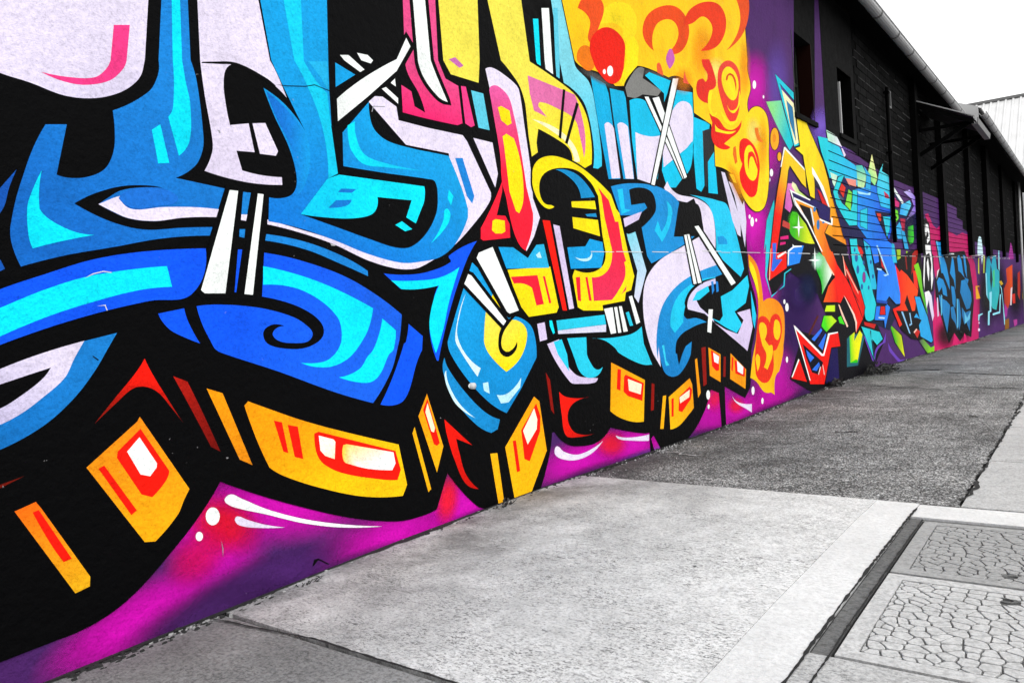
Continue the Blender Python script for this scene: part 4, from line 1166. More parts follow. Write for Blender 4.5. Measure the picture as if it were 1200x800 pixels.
# letters over the brickwork
P('1c1c4c', "U:20,300 U:180,330 U:380,560 V:480,60 V:860,150 V:1000,360 V:1180,420 V:1180,800 V:330,800 V:190,300 V:150,60 U:100,620", name='black_paint')
P('18ccd8', "U:20,300 U:130,325 U:270,420 U:340,560 U:460,640 V:540,60 V:500,190 V:340,90 V:330,50 V:160,90 U:130,680 U:60,480", ('28b8e8', "U:60,350 V:400,150"))
P('ecdcf4', "U:120,225 U:240,295 U:350,520 U:330,545 U:290,420 U:140,350", ('b8e8c8', "U:320,480 U:140,300"))
P('c8ecd0', "V:165,20 V:250,60 V:220,200 V:195,150")
P('2090ec', "V:430,230 V:700,160 V:860,240 V:885,700 V:860,800 V:600,800 V:480,640", ('1a58d8', "V:550,250 V:760,780"), ol=.5)
P('22ccd8', "V:260,80 V:330,50 V:290,150 V:250,260 V:300,380 V:345,420 V:400,480 V:425,400 V:430,230 V:482,235 V:480,640 V:390,645 V:330,560 V:240,400 V:200,250", ol=.6)
P('8ee08a', "U:655,510 U:690,660 U:720,790 V:690,180 V:640,120 V:610,20", ('f2f0a0', "V:650,100 U:650,550"), ol=.5)
P('50d8e4', "U:785,620 U:770,720 V:760,0 V:850,60 V:862,240 V:868,450 V:760,420 V:720,260 V:715,160 U:740,720", ('28b8ec', "U:780,650 V:800,420"), ol=.5)
P('40c8b8', "U:470,640 U:540,640 U:600,760 V:560,205 V:490,190 V:480,60", ('c8e8a0', "U:520,650 V:540,200"))
P('28a8e0', "U:560,650 U:640,760 V:640,230 V:580,210 V:590,60", ol=.3)
P('22c4dc', "V:520,470 V:600,440 V:600,690 V:520,650", ol=.5)
P('a8e4f4', "V:480,240 V:600,270 V:640,255 V:635,290 V:500,275")
P('0c1030', "V:690,470 V:880,500 V:880,530 V:790,540 V:850,800 V:830,800 V:700,520")
P('22c4dc', "V:785,540 V:872,545 V:862,700 V:832,775", ol=.4)
P('e03020', "V:300,150 V:345,200 V:320,320 V:270,230", ol=.4)
P('505870', "V:255,270 V:320,330 V:320,360 V:265,320")
P('7fd840', "V:380,220 V:420,260 V:405,470 V:340,400", ol=.4)
P('ec9080', "V:345,90 V:470,110 V:470,200 V:390,180")
P('d8381c', "V:710,500 V:762,505 V:762,592 V:742,592")
P('c02a4a', "V:795,240 V:850,290 V:860,330 V:810,320")
P('d02a78', "V:890,280 V:980,380 V:970,440 V:900,400", ol=.4)
P('8a68d8', "V:1030,250 V:1100,225 V:1180,330 V:1190,480 V:1060,585 V:1150,420 V:1120,330", ('c8b8f4', "V:1150,450 V:1080,250"))
P('2aa0e8', "V:1000,400 V:1100,350 V:1120,400 V:1060,540 V:980,520", ('58d0f0', "V:1000,500 V:1090,370"), ol=.5)
P('6fd828', "V:900,440 V:960,470 V:970,560 V:930,620 V:945,540", ol=.4)
P('e8f4f0', "V:900,170 V:1035,380 V:1012,392 V:890,210")
P('30a8e0', "V:930,680 V:980,600 V:1060,800 V:960,800", ol=.4)
P('b01c40', "V:990,560 V:1050,570 V:1040,720 V:1010,700")
mist('12103c', 1066, 270, 9, 26, .95)
P('34c828', "V:1080,660 V:1140,640 V:1150,800 W:150,360 W:120,370 V:1075,800", ('0c2a30', "V:1120,720 V:1060,700"))
P('28a0d8', "W:40,240 W:70,250 W:112,420 W:75,420", ol=.4)
P('a8c820', "W:0,420 W:35,420 W:35,500 W:5,520")
# ------------------------------------------------ third piece: white figure, magenta cloud, blue letters
P('crimson', "W:270,90 W:300,80 W:345,190 W:380,225 W:410,195 W:430,240 W:500,250 W:570,290 W:620,260 W:670,280 W:700,440 W:740,560 W:770,800 Y:790,100 Y:772,640 Y:700,700 Y:520,760 Y:360,780 Y:345,440 W:370,700 W:310,240", ('d01466', "W:500,300 Y:500,650"))
P('08090e', "W:365,330 W:440,330 W:470,450 W:560,440 W:640,430 W:690,560 W:720,760 Y:730,260 Y:705,600 Y:640,570 Y:600,640 Y:545,560 Y:495,660 Y:430,440 Y:370,240 W:360,700 W:410,600", name='black_paint')
mist('08090e', 1108, 392, 14, 20, .8)
mist('08090e', 1130, 385, 10, 18, .8)
for sh in ["W:372,345 W:425,352 W:440,470 W:470,560 W:498,700 W:505,800 Y:480,100 Y:440,0 W:425,640 W:398,450",
           "Y:382,80 Y:400,40 Y:440,60 Y:470,140 Y:480,220 Y:440,200 Y:430,130 Y:400,180", "W:505,640 W:525,480 W:540,520 W:555,660 W:558,800 Y:540,60 Y:515,20",
           "W:572,490 W:590,470 W:612,520 W:630,640 W:665,760 Y:680,60 Y:640,40 Y:610,0 W:585,620", "W:628,470 W:645,480 W:660,580 W:665,690 W:645,620",
           "Y:610,70 Y:650,60 Y:700,180 Y:708,260 Y:690,330 Y:660,340 Y:630,260 Y:600,180", "Y:515,120 Y:545,130 Y:560,230 Y:555,330 Y:530,290",
           "Y:400,200 Y:435,240 Y:470,260 Y:505,300 Y:500,380 Y:480,560 Y:440,400 Y:420,330", "Y:510,320 Y:540,310 Y:560,400 Y:575,540 Y:555,470 Y:520,420",
           "Y:570,250 Y:590,240 Y:610,400 Y:605,470 Y:590,540 Y:575,400", "Y:615,320 Y:650,370 Y:690,350 Y:695,420 Y:690,545 Y:660,460 Y:640,480 Y:620,400"]:
    P('1c92dc', sh, ('1a70a8', "W:500,400 Y:550,500"), ol=.35)
P('60b8dc', "Y:640,360 Y:665,420 Y:700,350 Y:690,430 Y:645,475")
P('60b8dc', "Y:568,240 Y:576,240 Y:582,500 Y:572,520")
P('60b8dc', "Y:420,200 Y:432,210 Y:430,390 Y:420,400")
P('60b8dc', "W:376,340 W:386,342 W:420,560 W:412,560")
P('d81468', "Y:525,720 Y:545,560 Y:572,600 Y:580,705")
P('d81468', "Y:625,690 Y:640,560 Y:660,600 Y:662,680")
P('0a0a0c', "W:235,140 W:275,125 W:305,180 W:318,340 W:300,400 W:345,480 W:345,800 Y:340,170 Y:300,180 Y:240,140 W:240,640 W:250,440 W:235,340")
P('f2f2f2', "W:270,180 W:292,185 W:305,250 W:310,330 W:285,365 W:282,320 W:300,290 W:285,245 W:272,300 W:265,250")
P('f2f2f2', "W:245,200 W:258,185 W:262,280 W:250,340 W:242,300")
P('f2f2f2', "W:262,370 W:315,375 W:318,430 W:330,500 W:342,690 W:325,800 W:318,640 W:325,560 W:305,450 W:275,470")
P('f2f2f2', "W:255,500 W:268,470 W:262,640 W:258,800 W:248,700")
P('f2f2f2', "W:280,540 W:292,500 W:305,600 W:300,720 W:285,640")
P('d8c8ea', "Y:260,180 Y:300,165 Y:325,210 Y:350,400 Y:335,450 Y:310,330 Y:300,250 Y:280,330", ('f2f2f2', "Y:330,430 Y:290,180"))
P('e0d0ee', "Y:382,230 Y:392,230 Y:402,400 Y:388,410")
P('e8dce8', "W:385,620 W:405,600 W:380,700")
# far pieces
mist('0a0a0e', 1157, 345, 14, 48, .95)
mist('0a0a0e', 1170, 340, 12, 44, .9)
mist('0a0a0e', 1190, 345, 12, 36, .85)
P('c8e8f0', "W:765,480 W:768,340~ W:785,295~ W:803,345~ W:815,480 W:805,560 W:798,480")
P('c8d020', "W:770,500 W:778,500 W:780,650 W:770,640")
P('b0c030', "W:820,480 W:832,480 W:828,640 W:818,640")
P('e0a010', "Y:745,120 Y:780,120 Y:782,128 Y:760,130 Y:790,235 Y:750,245")
P('1f98b8', "W:850,490 W:870,480 W:895,560 W:905,480 W:930,470 W:945,600 W:968,620 Y:968,180 Y:940,345 Y:905,330 Y:860,230 W:840,640", ('28b0b0', "W:900,500 Y:930,330"), ol=.5)
P('0a2838', "W:885,560 W:895,600 Y:905,60 Y:890,170 W:880,700")
P('40c080', "W:905,620 W:925,600 W:925,760 W:910,780")
for s in ["Y:875,180 Y:897,172 Y:892,362 Y:878,368 Y:876,486 Y:860,488 Y:862,358 Y:878,350", "Y:905,378 Y:968,358 Y:972,200 Y:984,196 Y:976,374 Y:908,396", "Y:968,100 Y:990,140 Y:1026,480 Y:1014,484 Y:1000,270 Y:985,150",
          "W:838,640 W:848,640 Y:858,240 Y:846,200", "W:958,430 W:968,430 W:970,620 W:960,600", "Y:770,390 Y:812,375 Y:812,385 Y:785,400 Y:778,450 Y:770,440"]:
    P('8fd8ea', s)
E('e8d8f0', 'Y', 778, 530, 10, 14)
E('e8d8f0', 'Y', 778, 466, 6, 8)
P('c8a020', "W:965,720 W:985,710 W:1005,740 W:985,755")
P('d84a10', "W:1030,600 W:1060,580 W:1090,560 W:1092,800 Y:1080,130 Y:1050,330~ Y:1018,300 Y:1010,150 W:1040,720", ('a82a10', "W:1070,600 Y:1030,300"))
P('d02818', "Y:1085,200 Y:1115,190 Y:1118,280 Y:1095,285")
P('a02a90', "W:1055,490 W:1075,350 W:1090,400 W:1105,510 W:1060,512")
P('a02a90', "Y:1015,280 Y:1045,330 Y:1040,400 Y:1020,420")
P('e0d0d8', "Y:1075,140 Y:1090,130 Y:1082,300 Y:1070,300")
P('b02818', "W:1140,640 W:1160,620 W:1165,800 Y:1160,250 Y:1140,200")
P('c8b020', "W:1185,620 W:1215,590 Y:1215,270 Y:1185,240")
P('8a5a10', "Y:1020,440 Y:1060,420 Y:1060,520 Y:1020,540")
P('b03a90', "Y:1100,440 Y:1135,430 Y:1135,480 Y:1110,500")
# ------------------------------------------------------------------ masonry of the painted building
SOFF = 4.92
def wall_boxes(mb, y0, y1, z0, z1, holes, x0=-.25, x1=0.0):
    """solid wall with rectangular openings"""
    yc = sorted(set([y0, y1]+[h[0] for h in holes]+[h[1] for h in holes]))
    zc = sorted(set([z0, z1]+[h[2] for h in holes]+[h[3] for h in holes]))
    yc = [y for y in yc if y0 <= y <= y1]
    zc = [z for z in zc if z0 <= z <= z1]
    for a, b_ in zip(yc[:-1], yc[1:]):
        for c, d in zip(zc[:-1], zc[1:]):
            if not any(h[0] <= a and b_ <= h[1] and h[2] <= c and d <= h[3] for h in holes):
                mb.box(x0, x1, a, b_, c, d)
    return mb
W1 = (9.24, 10.04, 3.0, 3.95)
W2 = (11.27, 12.08, 3.03, 3.93)
rw = wall_boxes(MB(), -6, BRICK_Y, -.4, SOFF, [W1]).build("rendered_wall", M_RENDER, building)
MB().box(-.25, 0.0, BRICK_Y, 52, -3.2, JOINT_Z).build("rendered_plinth", M_RENDER, building)
bw_ = wall_boxes(MB(), BRICK_Y, 52, JOINT_Z, 5.25, [W2], -.25, -.010).build("brick_wall", M_MORTAR, building)

# bricks: shared meshes, the nearest ones single, the rest joined
def brick_mesh(L, nm):
    b = MB().box(-.03, 0, .006, L-.006, BED, COURSE)
    me = bpy.data.meshes.new(nm)
    me.from_pydata(b.v, [], b.f)
    return me
BL = .36
bm_full, bm_half, bm_full2, bm_half2 = brick_mesh(BL, "brick"), brick_mesh(BL/2, "half_brick"), brick_mesh(BL, "brick"), brick_mesh(BL/2, "half_brick")
for me_, mt in ((bm_full, M_BRICK), (bm_half, M_BRICK), (bm_full2, M_BRICK2), (bm_half2, M_BRICK2)):
    me_.materials.append(mt)
rest = MB()
SUR = (BRICK_Y, W2[1]+.14, W2[2]-.16, 5.24)          # rendered surround of the window
nb = 0
specs = []
for k in range(32):
    z = JOINT_Z+k*COURSE
    y = BRICK_Y
    first = True
    while y < 51.5:
        L = BL/2 if (first and k % 2) else BL
        first = False
        specs.append((y, z, L))
        y += L
specs.sort(key=lambda s: s[0])
for y, z, L in specs:
    a, b_ = y, y+L
    if b_ > SUR[0] and a < SUR[1] and z+COURSE > SUR[2] and z < SUR[3]:
        continue
    if nb < 295:
        worn = rnd.random() < .3
        me_ = (bm_half2 if worn else bm_half) if L < BL else (bm_full2 if worn else bm_full)
        o = bpy.data.objects.new("brick", me_)
        COL.objects.link(o)
        o.parent = bw_
        o.location = (rnd.uniform(-.003, 0), y, z)
        nb += 1
    else:
        x = rnd.uniform(-.004, 0)
        rest.box(x-.03, x, y+.006, y+L-.006, z+BED, z+COURSE)
o = rest.build("brickwork", M_BRICK, bw_)
o['kind'] = 'stuff'
# bare, unpainted bed joints
bare = MB()
for i in range(260):
    y = 12.2+rnd.random()**1.4*34
    k = rnd.randrange(7, 27)
    z = JOINT_Z+k*COURSE
    if z < 2.75 and y < 27:
        continue
    L = rnd.uniform(.15, .9)*(1+y*.02)
    bare.box(-.012, .0015, y, y+L, z+.001, z+.001+rnd.uniform(.004, .009))
o = bare.build("bare_mortar", M_MORTAR_W, bw_)
o['kind'] = 'stuff'
# window surround patched with render
sb = MB()
for a, b_, c, d in [(SUR[0], W2[0], SUR[2], SUR[3]), (W2[1], SUR[1], SUR[2], SUR[3]), (W2[0], W2[1], SUR[2], W2[2]), (W2[0], W2[1], W2[3], SUR[3])]:
    sb.box(-.05, .004, a, b_, c, d)
sb.build("window_surround", M_RENDER, building)

def window(h, sash):
    w = MB().box(-.235, -.225, h[0]+.03, h[1]-.03, h[2]+.03, h[3]-.03).build("window_pane", M_GLASS, building)
    fr = MB()
    f = .06
    for a, b_, c, d in [(h[0]+.002, h[0]+f, h[2], h[3]), (h[1]-f, h[1]-.002, h[2], h[3]), (h[0]+f, h[1]-f, h[2]+.002, h[2]+f), (h[0]+f, h[1]-f, h[3]-f, h[3]-.002), (h[0]+f, h[1]-f, (h[2]+h[3])/2-.02, (h[2]+h[3])/2+.02)]:
        fr.box(-.222, -.17, a, b_, c, d)
    fr.build("frame", M_FRAME_D, w)
    MB().box(-.16, .03, h[0]-.05, h[1]+.05, h[2]-.06, h[2]-.002).build("sill", M_RENDER, w)
    MB().box(-.16, .004, h[1]-.02, h[1]-.003, h[2], h[3]).build("reveal", M_BROWN if sash == 0 else M_BLACK, w)
    MB().box(-.16, -.14 if sash else .004, h[0]+.003, h[0]+(.05 if sash else .02), h[2]+.01, h[3]-.01).build("jamb", M_FRAME if sash else M_FRAME_D, w)
    return w
window(W1, 0)
window(W2, 1)
MB().box(-.045, -.015, W2[0]+.20, W2[0]+.235, W2[2]+.002, W2[3]-.16).build("window_bar", M_GUTTER, building)

# piers, downpipe and vent
for y, w, p, z1 in [(16.85, .34, .10, 4.85), (20.0, .42, .12, 4.9), (25.2, .5, .12, 5.1), (30.0, .9, .14, 5.1), (36.6, .5, .1, 5.1), (44.0, .6, .1, 5.1)]:
    MB().box(-.01, p, y, y+w, JOINT_Z+.06 if y < 40 else 1.2, z1).build("pier", M_BLACK, building)
dp = MB().tube((.05, 14.42, 1.6), (.05, 14.42, 4.2), .032, 10).build("downpipe", M_PIPE, building, True)
for z in (2.0, 3.1, 4.1):
    MB().box(-.005, .09, 14.37, 14.47, z, z+.03).build("pipe_bracket", M_PIPE, dp)
vb = MB()
for a, b_, c, d in [(14.6, 14.63, 3.93, 4.22), (14.9, 14.93, 3.93, 4.22), (14.63, 14.9, 3.93, 3.955), (14.63, 14.9, 4.195, 4.22)]:
    vb.box(-.01, .02, a, b_, c, d)
vb.build("vent_frame", M_FRAME, building)

# the pale crumbling joint between plinth and brickwork: dashes of bare mortar
jl = MB()
y = 4.4
while y < 40:
    L = rnd.uniform(.08, .5)
    if rnd.random() < (.8 if y < 16 else .6):
        zz = JOINT_Z+rnd.uniform(-.004, .004)-(.0 if y > 6 else .015)
        jl.box(.0, .0075, y, y+L, zz, zz+rnd.uniform(.003, .006)*(1+max(0, y-5)*.07))
    y += L*rnd.uniform(.9, 1.4)
for yy in (20.6, 26.2, 27.5, 31.5):
    jl.box(.0, .16, yy-.25, yy+.25, JOINT_Z+.05, JOINT_Z+.075)
o = jl.build("joint_mortar", M_CONC_EDGE, building)
o['kind'] = 'stuff'

# eaves, gutters and corrugated roofs
def roof_sheet(name, xg, zg_, xr, zr, y0, y1, pitch, amp, material, parent, th=.0):
    v, f = [], []
    n = int((y1-y0)/pitch*6)
    for i in range(n+1):
        y = y0+(y1-y0)*i/n
        dz = amp*math.sin(2*math.pi*(y-y0)/pitch)
        v += [(xg, y, zg_+dz), (xr, y, zr+dz)]
    for i in range(n):
        f.append((2*i, 2*i+1, 2*i+3, 2*i+2))
    return new_obj(name, v, f, material, parent, True)
def gutter(x, z, y0, y1, parent):
    prof = []
    r = .075
    for k in range(9):
        t = math.pi+math.pi*k/8
        prof.append((x+r*math.cos(t), z+r*math.sin(t)))
    prof += [(x+r+.012, z+.004), (x+r+.012, z+.02), (x+r-.012, z+.018)]
    for k in range(9):
        t = 2*math.pi-math.pi*k/8
        prof.append((x+(r-.008)*math.cos(t), z+(r-.008)*math.sin(t)))
    g_ = MB().prism(prof, y0, y1).build("gutter", M_GUTTER, parent, False)
    y = y0+.6
    while y < y1:
        b = []
        for k in range(9):
            t = math.pi+math.pi*k/8
            b.append((x+(r+.008)*math.cos(t), z+(r+.008)*math.sin(t)))
        for k in range(9):
            t = 2*math.pi-math.pi*k/8
            b.append((x+(r-.002)*math.cos(t), z+(r-.002)*math.sin(t)))
        MB().prism(b, y, y+.05).build("gutter_bracket", M_FRAME, g_)
        y += 1.25
    return g_
gutter(.38, 4.76, -6, 22.2, building)
MB().prism([(.30, 4.70), (.325, 4.70), (.325, 4.84), (.30, 4.84)], -6, 22.2).build("fascia", M_BLACK, building)
MB().prism([(-.24, SOFF), (.298, 4.74), (.298, 4.76), (-.24, SOFF+.02)], -6, 22.2).build("soffit", M_BLACK, building)
roof_sheet("roof", .36, 4.87, -5.2, 7.3, -6, 22.2, .25, .018, M_ROOF, building)
gutter(.74, 4.84, 22.35, 52, building)
MB().prism([(.63, 4.78), (.66, 4.78), (.66, 4.93), (.63, 4.93)], 22.35, 52).build("fascia", M_BLACK, building)
MB().prism([(-.24, 5.2), (.628, 4.80), (.628, 4.83), (-.24, 5.25)], 22.35, 52).build("soffit", M_BLACK, building)
roof_sheet("roof", .72, 4.95, -5.2, 7.6, 22.3, 52, .25, .018, M_ROOF, building)
MB().hexa([(-.2, 22.28, 4.98), (.66, 22.28, 4.62), (.66, 22.33, 4.62), (-.2, 22.33, 4.98), (-.2, 22.28, 5.36), (.66, 22.28, 5.0), (.66, 22.33, 5.0), (-.2, 22.33, 5.36)]).build("barge_board", M_GUTTER, building)
MB().box(-5.2, -.26, -6, 51.9, -3, 4.9).build("inner_block", M_BLACK, building)

# small lean-to awning over the far doorway
aw = empty("door_awning", (0, 17.1, 3.9))
tag(aw, "small sloping corrugated awning on timber braces jutting from the black brick wall", "awning")
def aw_part(mb, name, m_, parent=aw, smooth=False):
    o = mb.build(name, m_, None, smooth)
    o.parent = parent
    o.matrix_parent_inverse = Matrix.Translation(-Vector(aw.location)) if parent is aw else Matrix()
    return o
AY0, AY1 = 17.05, 19.4
v, f = [], []
n = 60
for i in range(n+1):
    y = AY0+(AY1-AY0)*i/n
    dz = .014*math.sin(2*math.pi*i/6)
    v += [(0.0, y, 4.42+dz), (1.02, y, 3.90+dz)]
for i in range(n):
    f.append((2*i, 2*i+1, 2*i+3, 2*i+2))
o = new_obj("roof_sheet", v, f, M_AWN, None, True)
o.parent = aw
o.matrix_parent_inverse = Matrix.Translation(-Vector(aw.location))
aw_part(MB().hexa([(.0, AY0-.03, 4.30), (1.04, AY0-.03, 3.77), (1.04, AY0+.01, 3.77), (.0, AY0+.01, 4.30), (.0, AY0-.03, 4.385), (1.04, AY0-.03, 3.855), (1.04, AY0+.01, 3.855), (.0, AY0+.01, 4.385)]), "barge_board", M_BLACK)
aw_part(MB().hexa([(.0, AY0-.045, 4.425), (1.06, AY0-.045, 3.895), (1.06, AY0+.04, 3.895), (.0, AY0+.04, 4.425), (.0, AY0-.045, 4.445), (1.06, AY0-.045, 3.915), (1.06, AY0+.04, 3.915), (.0, AY0+.04, 4.445)]), "edge_flashing", M_GUTTER)
aw_part(MB().prism([(1.0, 3.86), (1.0, 3.76), (1.10, 3.76), (1.11, 3.87), (1.095, 3.87), (1.09, 3.775), (1.015, 3.775), (1.015, 3.86)], AY0, AY1), "gutter", M_FRAME)
for y in (AY0+.1, AY1-.2):
    aw_part(MB().hexa([(.0, y, 3.35), (.0, y, 3.27), (.0, y+.07, 3.27), (.0, y+.07, 3.35), (.93, y, 3.86), (.98, y, 3.80), (.98, y+.07, 3.80), (.93, y+.07, 3.86)]), "brace", M_BLACK)
    aw_part(MB().box(.0, 1.0, y+.01, y+.06, 3.80, 3.86), "bearer", M_BLACK)

# pale shed closing the end of the street
sh = empty("corrugated_shed", (5, 57, zg(57)))
tag(sh, "big pale shed with a white corrugated iron roof beyond the black building", "shed")
SI = Matrix.Translation(-Vector(sh.location))
def sp(o):
    o.parent = sh
    o.matrix_parent_inverse = SI
    return o
v, f = [], []
n = 0
X0, X1 = -4.2, 12
x = X0
while x <= X1:
    for dx, dz in ((0, 0), (.03, .09), (.12, .09), (.15, 0)):
        v += [(x+dx, 53.0, 6.4+dz), (x+dx, 62.0, 12.15+dz)]
        n += 1
    x += .42
for i in range(n-1):
    f.append((2*i, 2*i+1, 2*i+3, 2*i+2))
sp(new_obj("roof", v, f, M_SHED))
sp(MB().prism([(X0, 12.12), (X1+.2, 12.12), (X1+.2, 12.3), (X0, 12.3)], 61.8, 62.2).build("ridge_cap", M_FRAME))
sp(MB().box(X0+.1, X1, 53.3, 70, -4, 6.45).build("wall", M_SHEDWALL))
sp(MB().hexa([(X0+.1, 62.2, 6.45), (X1, 62.2, 6.45), (X1, 70, 6.45), (X0+.1, 70, 6.45), (X0+.1, 62.2, 12.1), (X1, 62.2, 12.1), (X1, 70, 6.6), (X0+.1, 70, 6.6)]).build("rear_roof", M_SHED))
sp(MB().hexa([(X0+.1, 53.3, 6.45), (X1, 53.3, 6.45), (X1, 62.2, 6.45), (X0+.1, 62.2, 6.45), (X0+.1, 53.3, 6.5), (X1, 53.3, 6.5), (X1, 62.1, 12.0), (X0+.1, 62.1, 12.0)]).build("gable", M_SHEDWALL))
sp(MB().box(X0, X1, 52.85, 53.0, 6.28, 6.42).build("gutter", M_GUTTER))
# ------------------------------------------------------------------ things on the footpath
tag(MB().tube((.26, 44, zg(44)-.05), (.26, 44, 5.15), .05, 12).tube((.26, 44, 5.15), (.26, 44, 5.22), .065, 12, .03).build("street_pole", M_POLE, None, True),
    "slim pale metal pole beside the far end of the black wall", "pole")

# cable pit: steel frame and two inlaid covers
fr = empty("cable_pit_surround", (1.93, 2.9, zg(2.9)))
tag(fr, "grey steel frame set in the footpath around the two pit covers", "pit frame")
def fpart(o, root):
    o.parent = root
    o.matrix_parent_inverse = Matrix.Translation(-Vector(root.location))
    return o
fpart(slab("frame_bar", 1.934, 1.984, 2.05, 3.79, M_STEEL, -.002), fr)
fpart(slab("frame_bar", 1.984, 2.715, 3.752, 3.79, M_STEEL, -.004), fr)
fpart(slab("frame_bar", 2.69, 2.715, 1.45, 3.752, M_STEEL, -.003), fr)
for o in fr.children:
    del o['kind']
def cells(x0, x1, y0, y1, nx, ny):
    pts = []
    for i in range(-1, nx+1):
        for j in range(-1, ny+1):
            pts.append((x0+(i+.5+rnd.uniform(-.48, .48))*(x1-x0)/nx, y0+(j+.5+rnd.uniform(-.48, .48))*(y1-y0)/ny))
    out = []
    for i, p in enumerate(pts):
        poly = [(x0, y0), (x1, y0), (x1, y1), (x0, y1)]
        for q in pts:
            if q is p or abs(q[0]-p[0])+abs(q[1]-p[1]) > .4:
                continue
            mx, my = (p[0]+q[0])/2, (p[1]+q[1])/2
            nx_, ny_ = q[0]-p[0], q[1]-p[1]
            L = math.hypot(nx_, ny_)
            lim = -.0026*L
            new = []
            for a in range(len(poly)):
                A_, B_ = poly[a], poly[(a+1) % len(poly)]
                da = (A_[0]-mx)*nx_+(A_[1]-my)*ny_-lim
                db = (B_[0]-mx)*nx_+(B_[1]-my)*ny_-lim
                if da <= 0:
                    new.append(A_)
                if (da <= 0) != (db <= 0):
                    t = da/(da-db)
                    new.append((A_[0]+(B_[0]-A_[0])*t, A_[1]+(B_[1]-A_[1])*t))
            poly = new
            if len(poly) < 3:
                break
        if len(poly) > 2:
            ar = abs(sum(poly[a][0]*poly[(a+1) % len(poly)][1]-poly[(a+1) % len(poly)][0]*poly[a][1] for a in range(len(poly))))/2
            if ar > 3e-5:
                out.append(poly)
    return out
def pit_cover(y0, y1, label, M_STONE):
    x0, x1 = 1.998, 2.682
    r = empty("pit_cover", (x0, y0, zg(y0)))
    tag(r, label, "pit cover", "inlaid covers of the cable pit")
    B = .052
    for nm, m_, a in [("bed", M_GROUT, (x0+.03, x1-.03, y0+.03, y1-.03))]:
        o = slab(nm, *a, m_, -.005, .06, .2)
        del o['kind']
        fpart(o, r)
    for a in [(x0, x0+B, y0, y1), (x1-B, x1, y0, y1), (x0+B, x1-B, y0, y0+B), (x0+B, x1-B, y1-B, y1)]:
        o = slab("rim", *a, M_STONE, .002, .06, .2)
        del o['kind']
        fpart(o, r)
    holes = [(2.366, y1-.11 if y0 < 2.5 else y0+.115)]
    for hx, hy in holes:
        n = 16
        ring = MB()
        for k in range(n):
            t0, t1 = 2*math.pi*k/n, 2*math.pi*(k+1)/n
            P0 = [(hx+rr*1.5*math.cos(t), hy+rr*math.sin(t)) for rr in (.012, .021) for t in (t0, t1)]
            z = zg(hy)
            ring.hexa([(P0[0][0], P0[0][1], z-.012), (P0[2][0], P0[2][1], z-.012), (P0[3][0], P0[3][1], z-.012), (P0[1][0], P0[1][1], z-.012),
                       (P0[0][0], P0[0][1], z+.001), (P0[2][0], P0[2][1], z+.001), (P0[3][0], P0[3][1], z+.001), (P0[1][0], P0[1][1], z+.001)])
        lh = fpart(ring.build("lift_ring", M_STEEL), r)
        v = [(hx+.018*math.cos(2*math.pi*k/n), hy+.012*math.sin(2*math.pi*k/n), zg(hy)-.006) for k in range(n)]
        h = new_obj("lift_hole", v, [tuple(range(n))], M_JOINT)
        fpart(h, r)
    for poly in cells(x0+B+.004, x1-B-.004, y0+B+.004, y1-B-.004, 12, 15):
        if any(math.hypot((sum(p[0] for p in poly)/len(poly)-hx)/1.5, sum(p[1] for p in poly)/len(poly)-hy) < .022 for hx, hy in holes):
            continue
        # round the corners of each stone
        pr = []
        n = len(poly)
        for a in range(n):
            A_, B_, C_ = poly[a-1], poly[a], poly[(a+1) % n]
            pr.append((B_[0]+(A_[0]-B_[0])*.14, B_[1]+(A_[1]-B_[1])*.14))
            pr.append((B_[0]+(C_[0]-B_[0])*.14, B_[1]+(C_[1]-B_[1])*.14))
            pr.append(((B_[0]+C_[0])/2+rnd.uniform(-.0016, .0016), (B_[1]+C_[1])/2+rnd.uniform(-.0016, .0016)))
        n = len(pr)
        cx_, cy_ = sum(p[0] for p in pr)/n, sum(p[1] for p in pr)/n
        dz = rnd.uniform(-.0008, .0006)
        v = [(p[0], p[1], zg(p[1])-.010) for p in pr]+[(p[0], p[1], zg(p[1])+.0005+dz) for p in pr]+[(cx_+(p[0]-cx_)*.94, cy_+(p[1]-cy_)*.94, zg(p[1])+.0015+dz) for p in pr]
        f = [(a, (a+1) % n, n+(a+1) % n, n+a) for a in range(n)]+[(n+a, n+(a+1) % n, 2*n+(a+1) % n, 2*n+a) for a in range(n)]+[tuple(2*n+a for a in range(n))]
        fpart(new_obj("stone", v, f, M_STONE), r)
    return r
pit_cover(2.985, 3.742, "concrete pit cover with crazed stone inlay, between the other cover and the asphalt strip", M_STONE_G)
pit_cover(2.205, 2.965, "concrete pit cover with crazed stone inlay, with the other cover between it and the asphalt", M_STONE)

# crumbs of plaster and dirt along the foot of the wall
def crumbs(name, n, y0, y1, xr, size, material, seed, pw=1.0):
    r = random.Random(seed)
    mb = MB()
    for i in range(n):
        y = y0+(y1-y0)*r.random()**pw
        if math.sin(y*2.3+seed)+math.sin(y*5.1)+r.uniform(-1, 1) < -.3:
            continue
        x = .004+xr*r.random()**2
        s = size*r.uniform(.3, 1.0)*(1+y*.06)
        z = zg(y)+.002
        a0 = r.random()*6.28
        k = r.randint(4, 6)
        ring = [(x+.01+s*.5*r.uniform(.5, 1)*math.cos(a0+6.283*q/k), y+s*r.uniform(.5, 1.2)*math.sin(a0+6.283*q/k)) for q in range(k)]
        i0 = len(mb.v)
        h = s*r.uniform(.25, .7)
        mb.v += [(max(.002, a), b_, z-.01) for a, b_ in ring]+[(max(.002, x+(a-x)*.6), y+(b_-y)*.6, z+h*r.uniform(.6, 1)) for a, b_ in ring]
        mb.f += [(i0+q, i0+(q+1) % k, i0+k+(q+1) % k, i0+k+q) for q in range(k)]+[tuple(i0+k+q for q in range(k))]
    o = mb.build(name, material)
    o['kind'] = 'stuff'
    return o
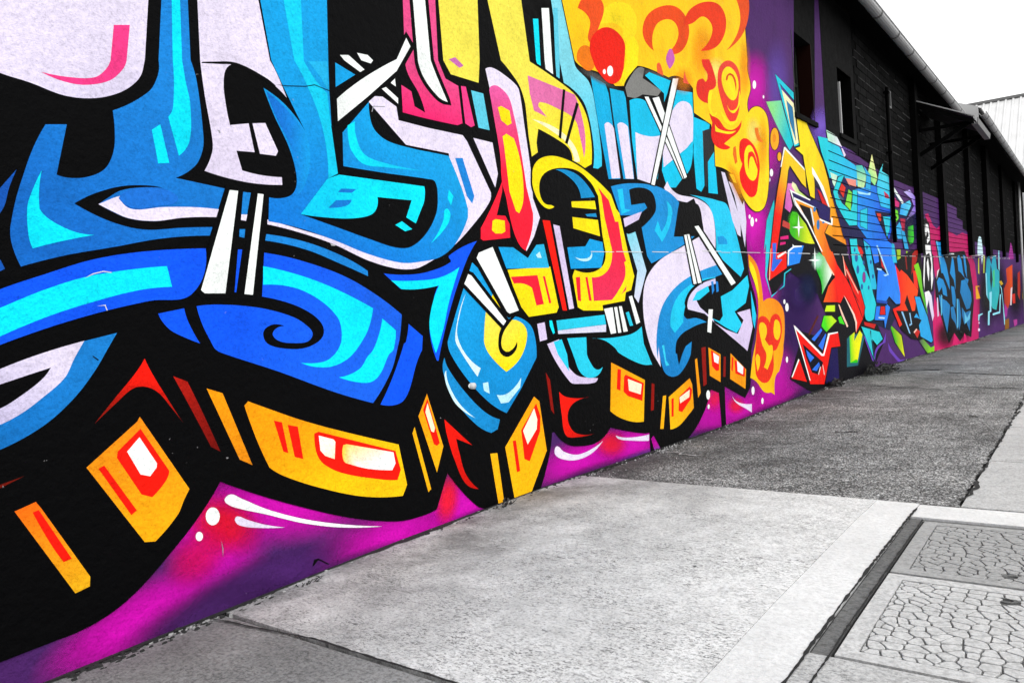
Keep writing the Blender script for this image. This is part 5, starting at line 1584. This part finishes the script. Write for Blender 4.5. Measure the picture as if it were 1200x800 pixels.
crumbs("plaster_crumbs", 1500, 1.0, 34, .05, .015, M_CHIP, 3, 1.5)
crumbs("dark_grit", 2600, 1.0, 34, .06, .018, M_JOINT, 5, 1.5)
crumbs("asphalt_grit", 700, 4.1, 26, .28, .012, M_CHIP, 8, 1.3)
# dark ragged dirt band against the wall foot
v, f = [], []
y = .6
i = 0
while y < 40:
    w = .012+.03*abs(math.sin(y*1.7)+.5*math.sin(y*4.3))*rnd.uniform(.3, 1)
    v += [(0.0, y, zg(y)+.0095), (w, y, zg(y)+.0095)]
    y += .05*(1+y*.05)
    i += 1
f = [(2*k, 2*k+1, 2*k+3, 2*k+2) for k in range(i-1)]
o = new_obj("wall_foot_dirt", v, f, M_JOINT)
o['kind'] = 'stuff'

# weeds
def weed(loc, n, r, h, label, seed):
    q = random.Random(seed)
    root = empty("weed", loc)
    tag(root, label, "weed")
    st, lf = MB(), MB()
    for i in range(n):
        a = q.random()*6.283
        rr = r*math.sqrt(q.random())
        tip = Vector((abs(rr*math.cos(a))*.8+.02, rr*math.sin(a), h*q.uniform(.25, 1)*(1-.5*rr/r)))
        b0 = Vector((.02, tip.y*.3, -.02))
        st.tube(tuple(b0), tuple(tip), .003, 4, .0015)
        for j in range(5):
            t = q.uniform(.4, 1.0)
            p = b0.lerp(tip, t)
            d = Vector((q.uniform(-1, 1), q.uniform(-1, 1), q.uniform(-.2, .9))).normalized()
            s = d.cross(Vector((q.uniform(-1, 1), q.uniform(-1, 1), q.uniform(-1, 1)))).normalized()
            L, w = h*q.uniform(.14, .34), h*q.uniform(.05, .11)
            i0 = len(lf.v)
            up = d.cross(s)*w*.3
            lf.v += [tuple(p), tuple(p+d*L*.5+s*w+up), tuple(p+d*L), tuple(p+d*L*.5-s*w+up), tuple(p+d*L*.5)]
            lf.f += [(i0, i0+1, i0+4), (i0+1, i0+2, i0+4), (i0+2, i0+3, i0+4), (i0+3, i0, i0+4)]
    new_obj("stem", st.v, st.f, M_LEAF, root)
    new_obj("foliage", lf.v, lf.f, M_LEAF2 if seed % 2 else M_LEAF, root)
    return root
weed((.03, 12.0, zg(12.0)), 60, .55, .20, "bushy low weed growing at the wall foot below the cyan and purple letters", 2)
weed((.12, 12.35, zg(12.35)), 40, .35, .16, "pale dry weed beside the bushy low weed at the wall foot", 3)
weed((.02, 10.0, zg(10)), 24, .22, .16, "small dark tuft at the wall foot beside the red star shape", 4)
weed((.02, 3.22, zg(3.22)), 16, .10, .06, "tiny dark tuft at the wall foot under an orange block", 6)
weed((.02, 1.9, zg(1.9)), 8, .08, .05, "tiny sprig at the wall foot under the magenta paint", 8)

# short outlet pipe poking out of the mural
pp = MB().tube((-.02, *wall_pt(551.5, 452)), (.025, *wall_pt(551.5, 452)), .017, 14).build("outlet_pipe", M_POLE, None, True)
tag(pp, "tiny white outlet pipe poking out of the blue paint of the mural", "pipe")
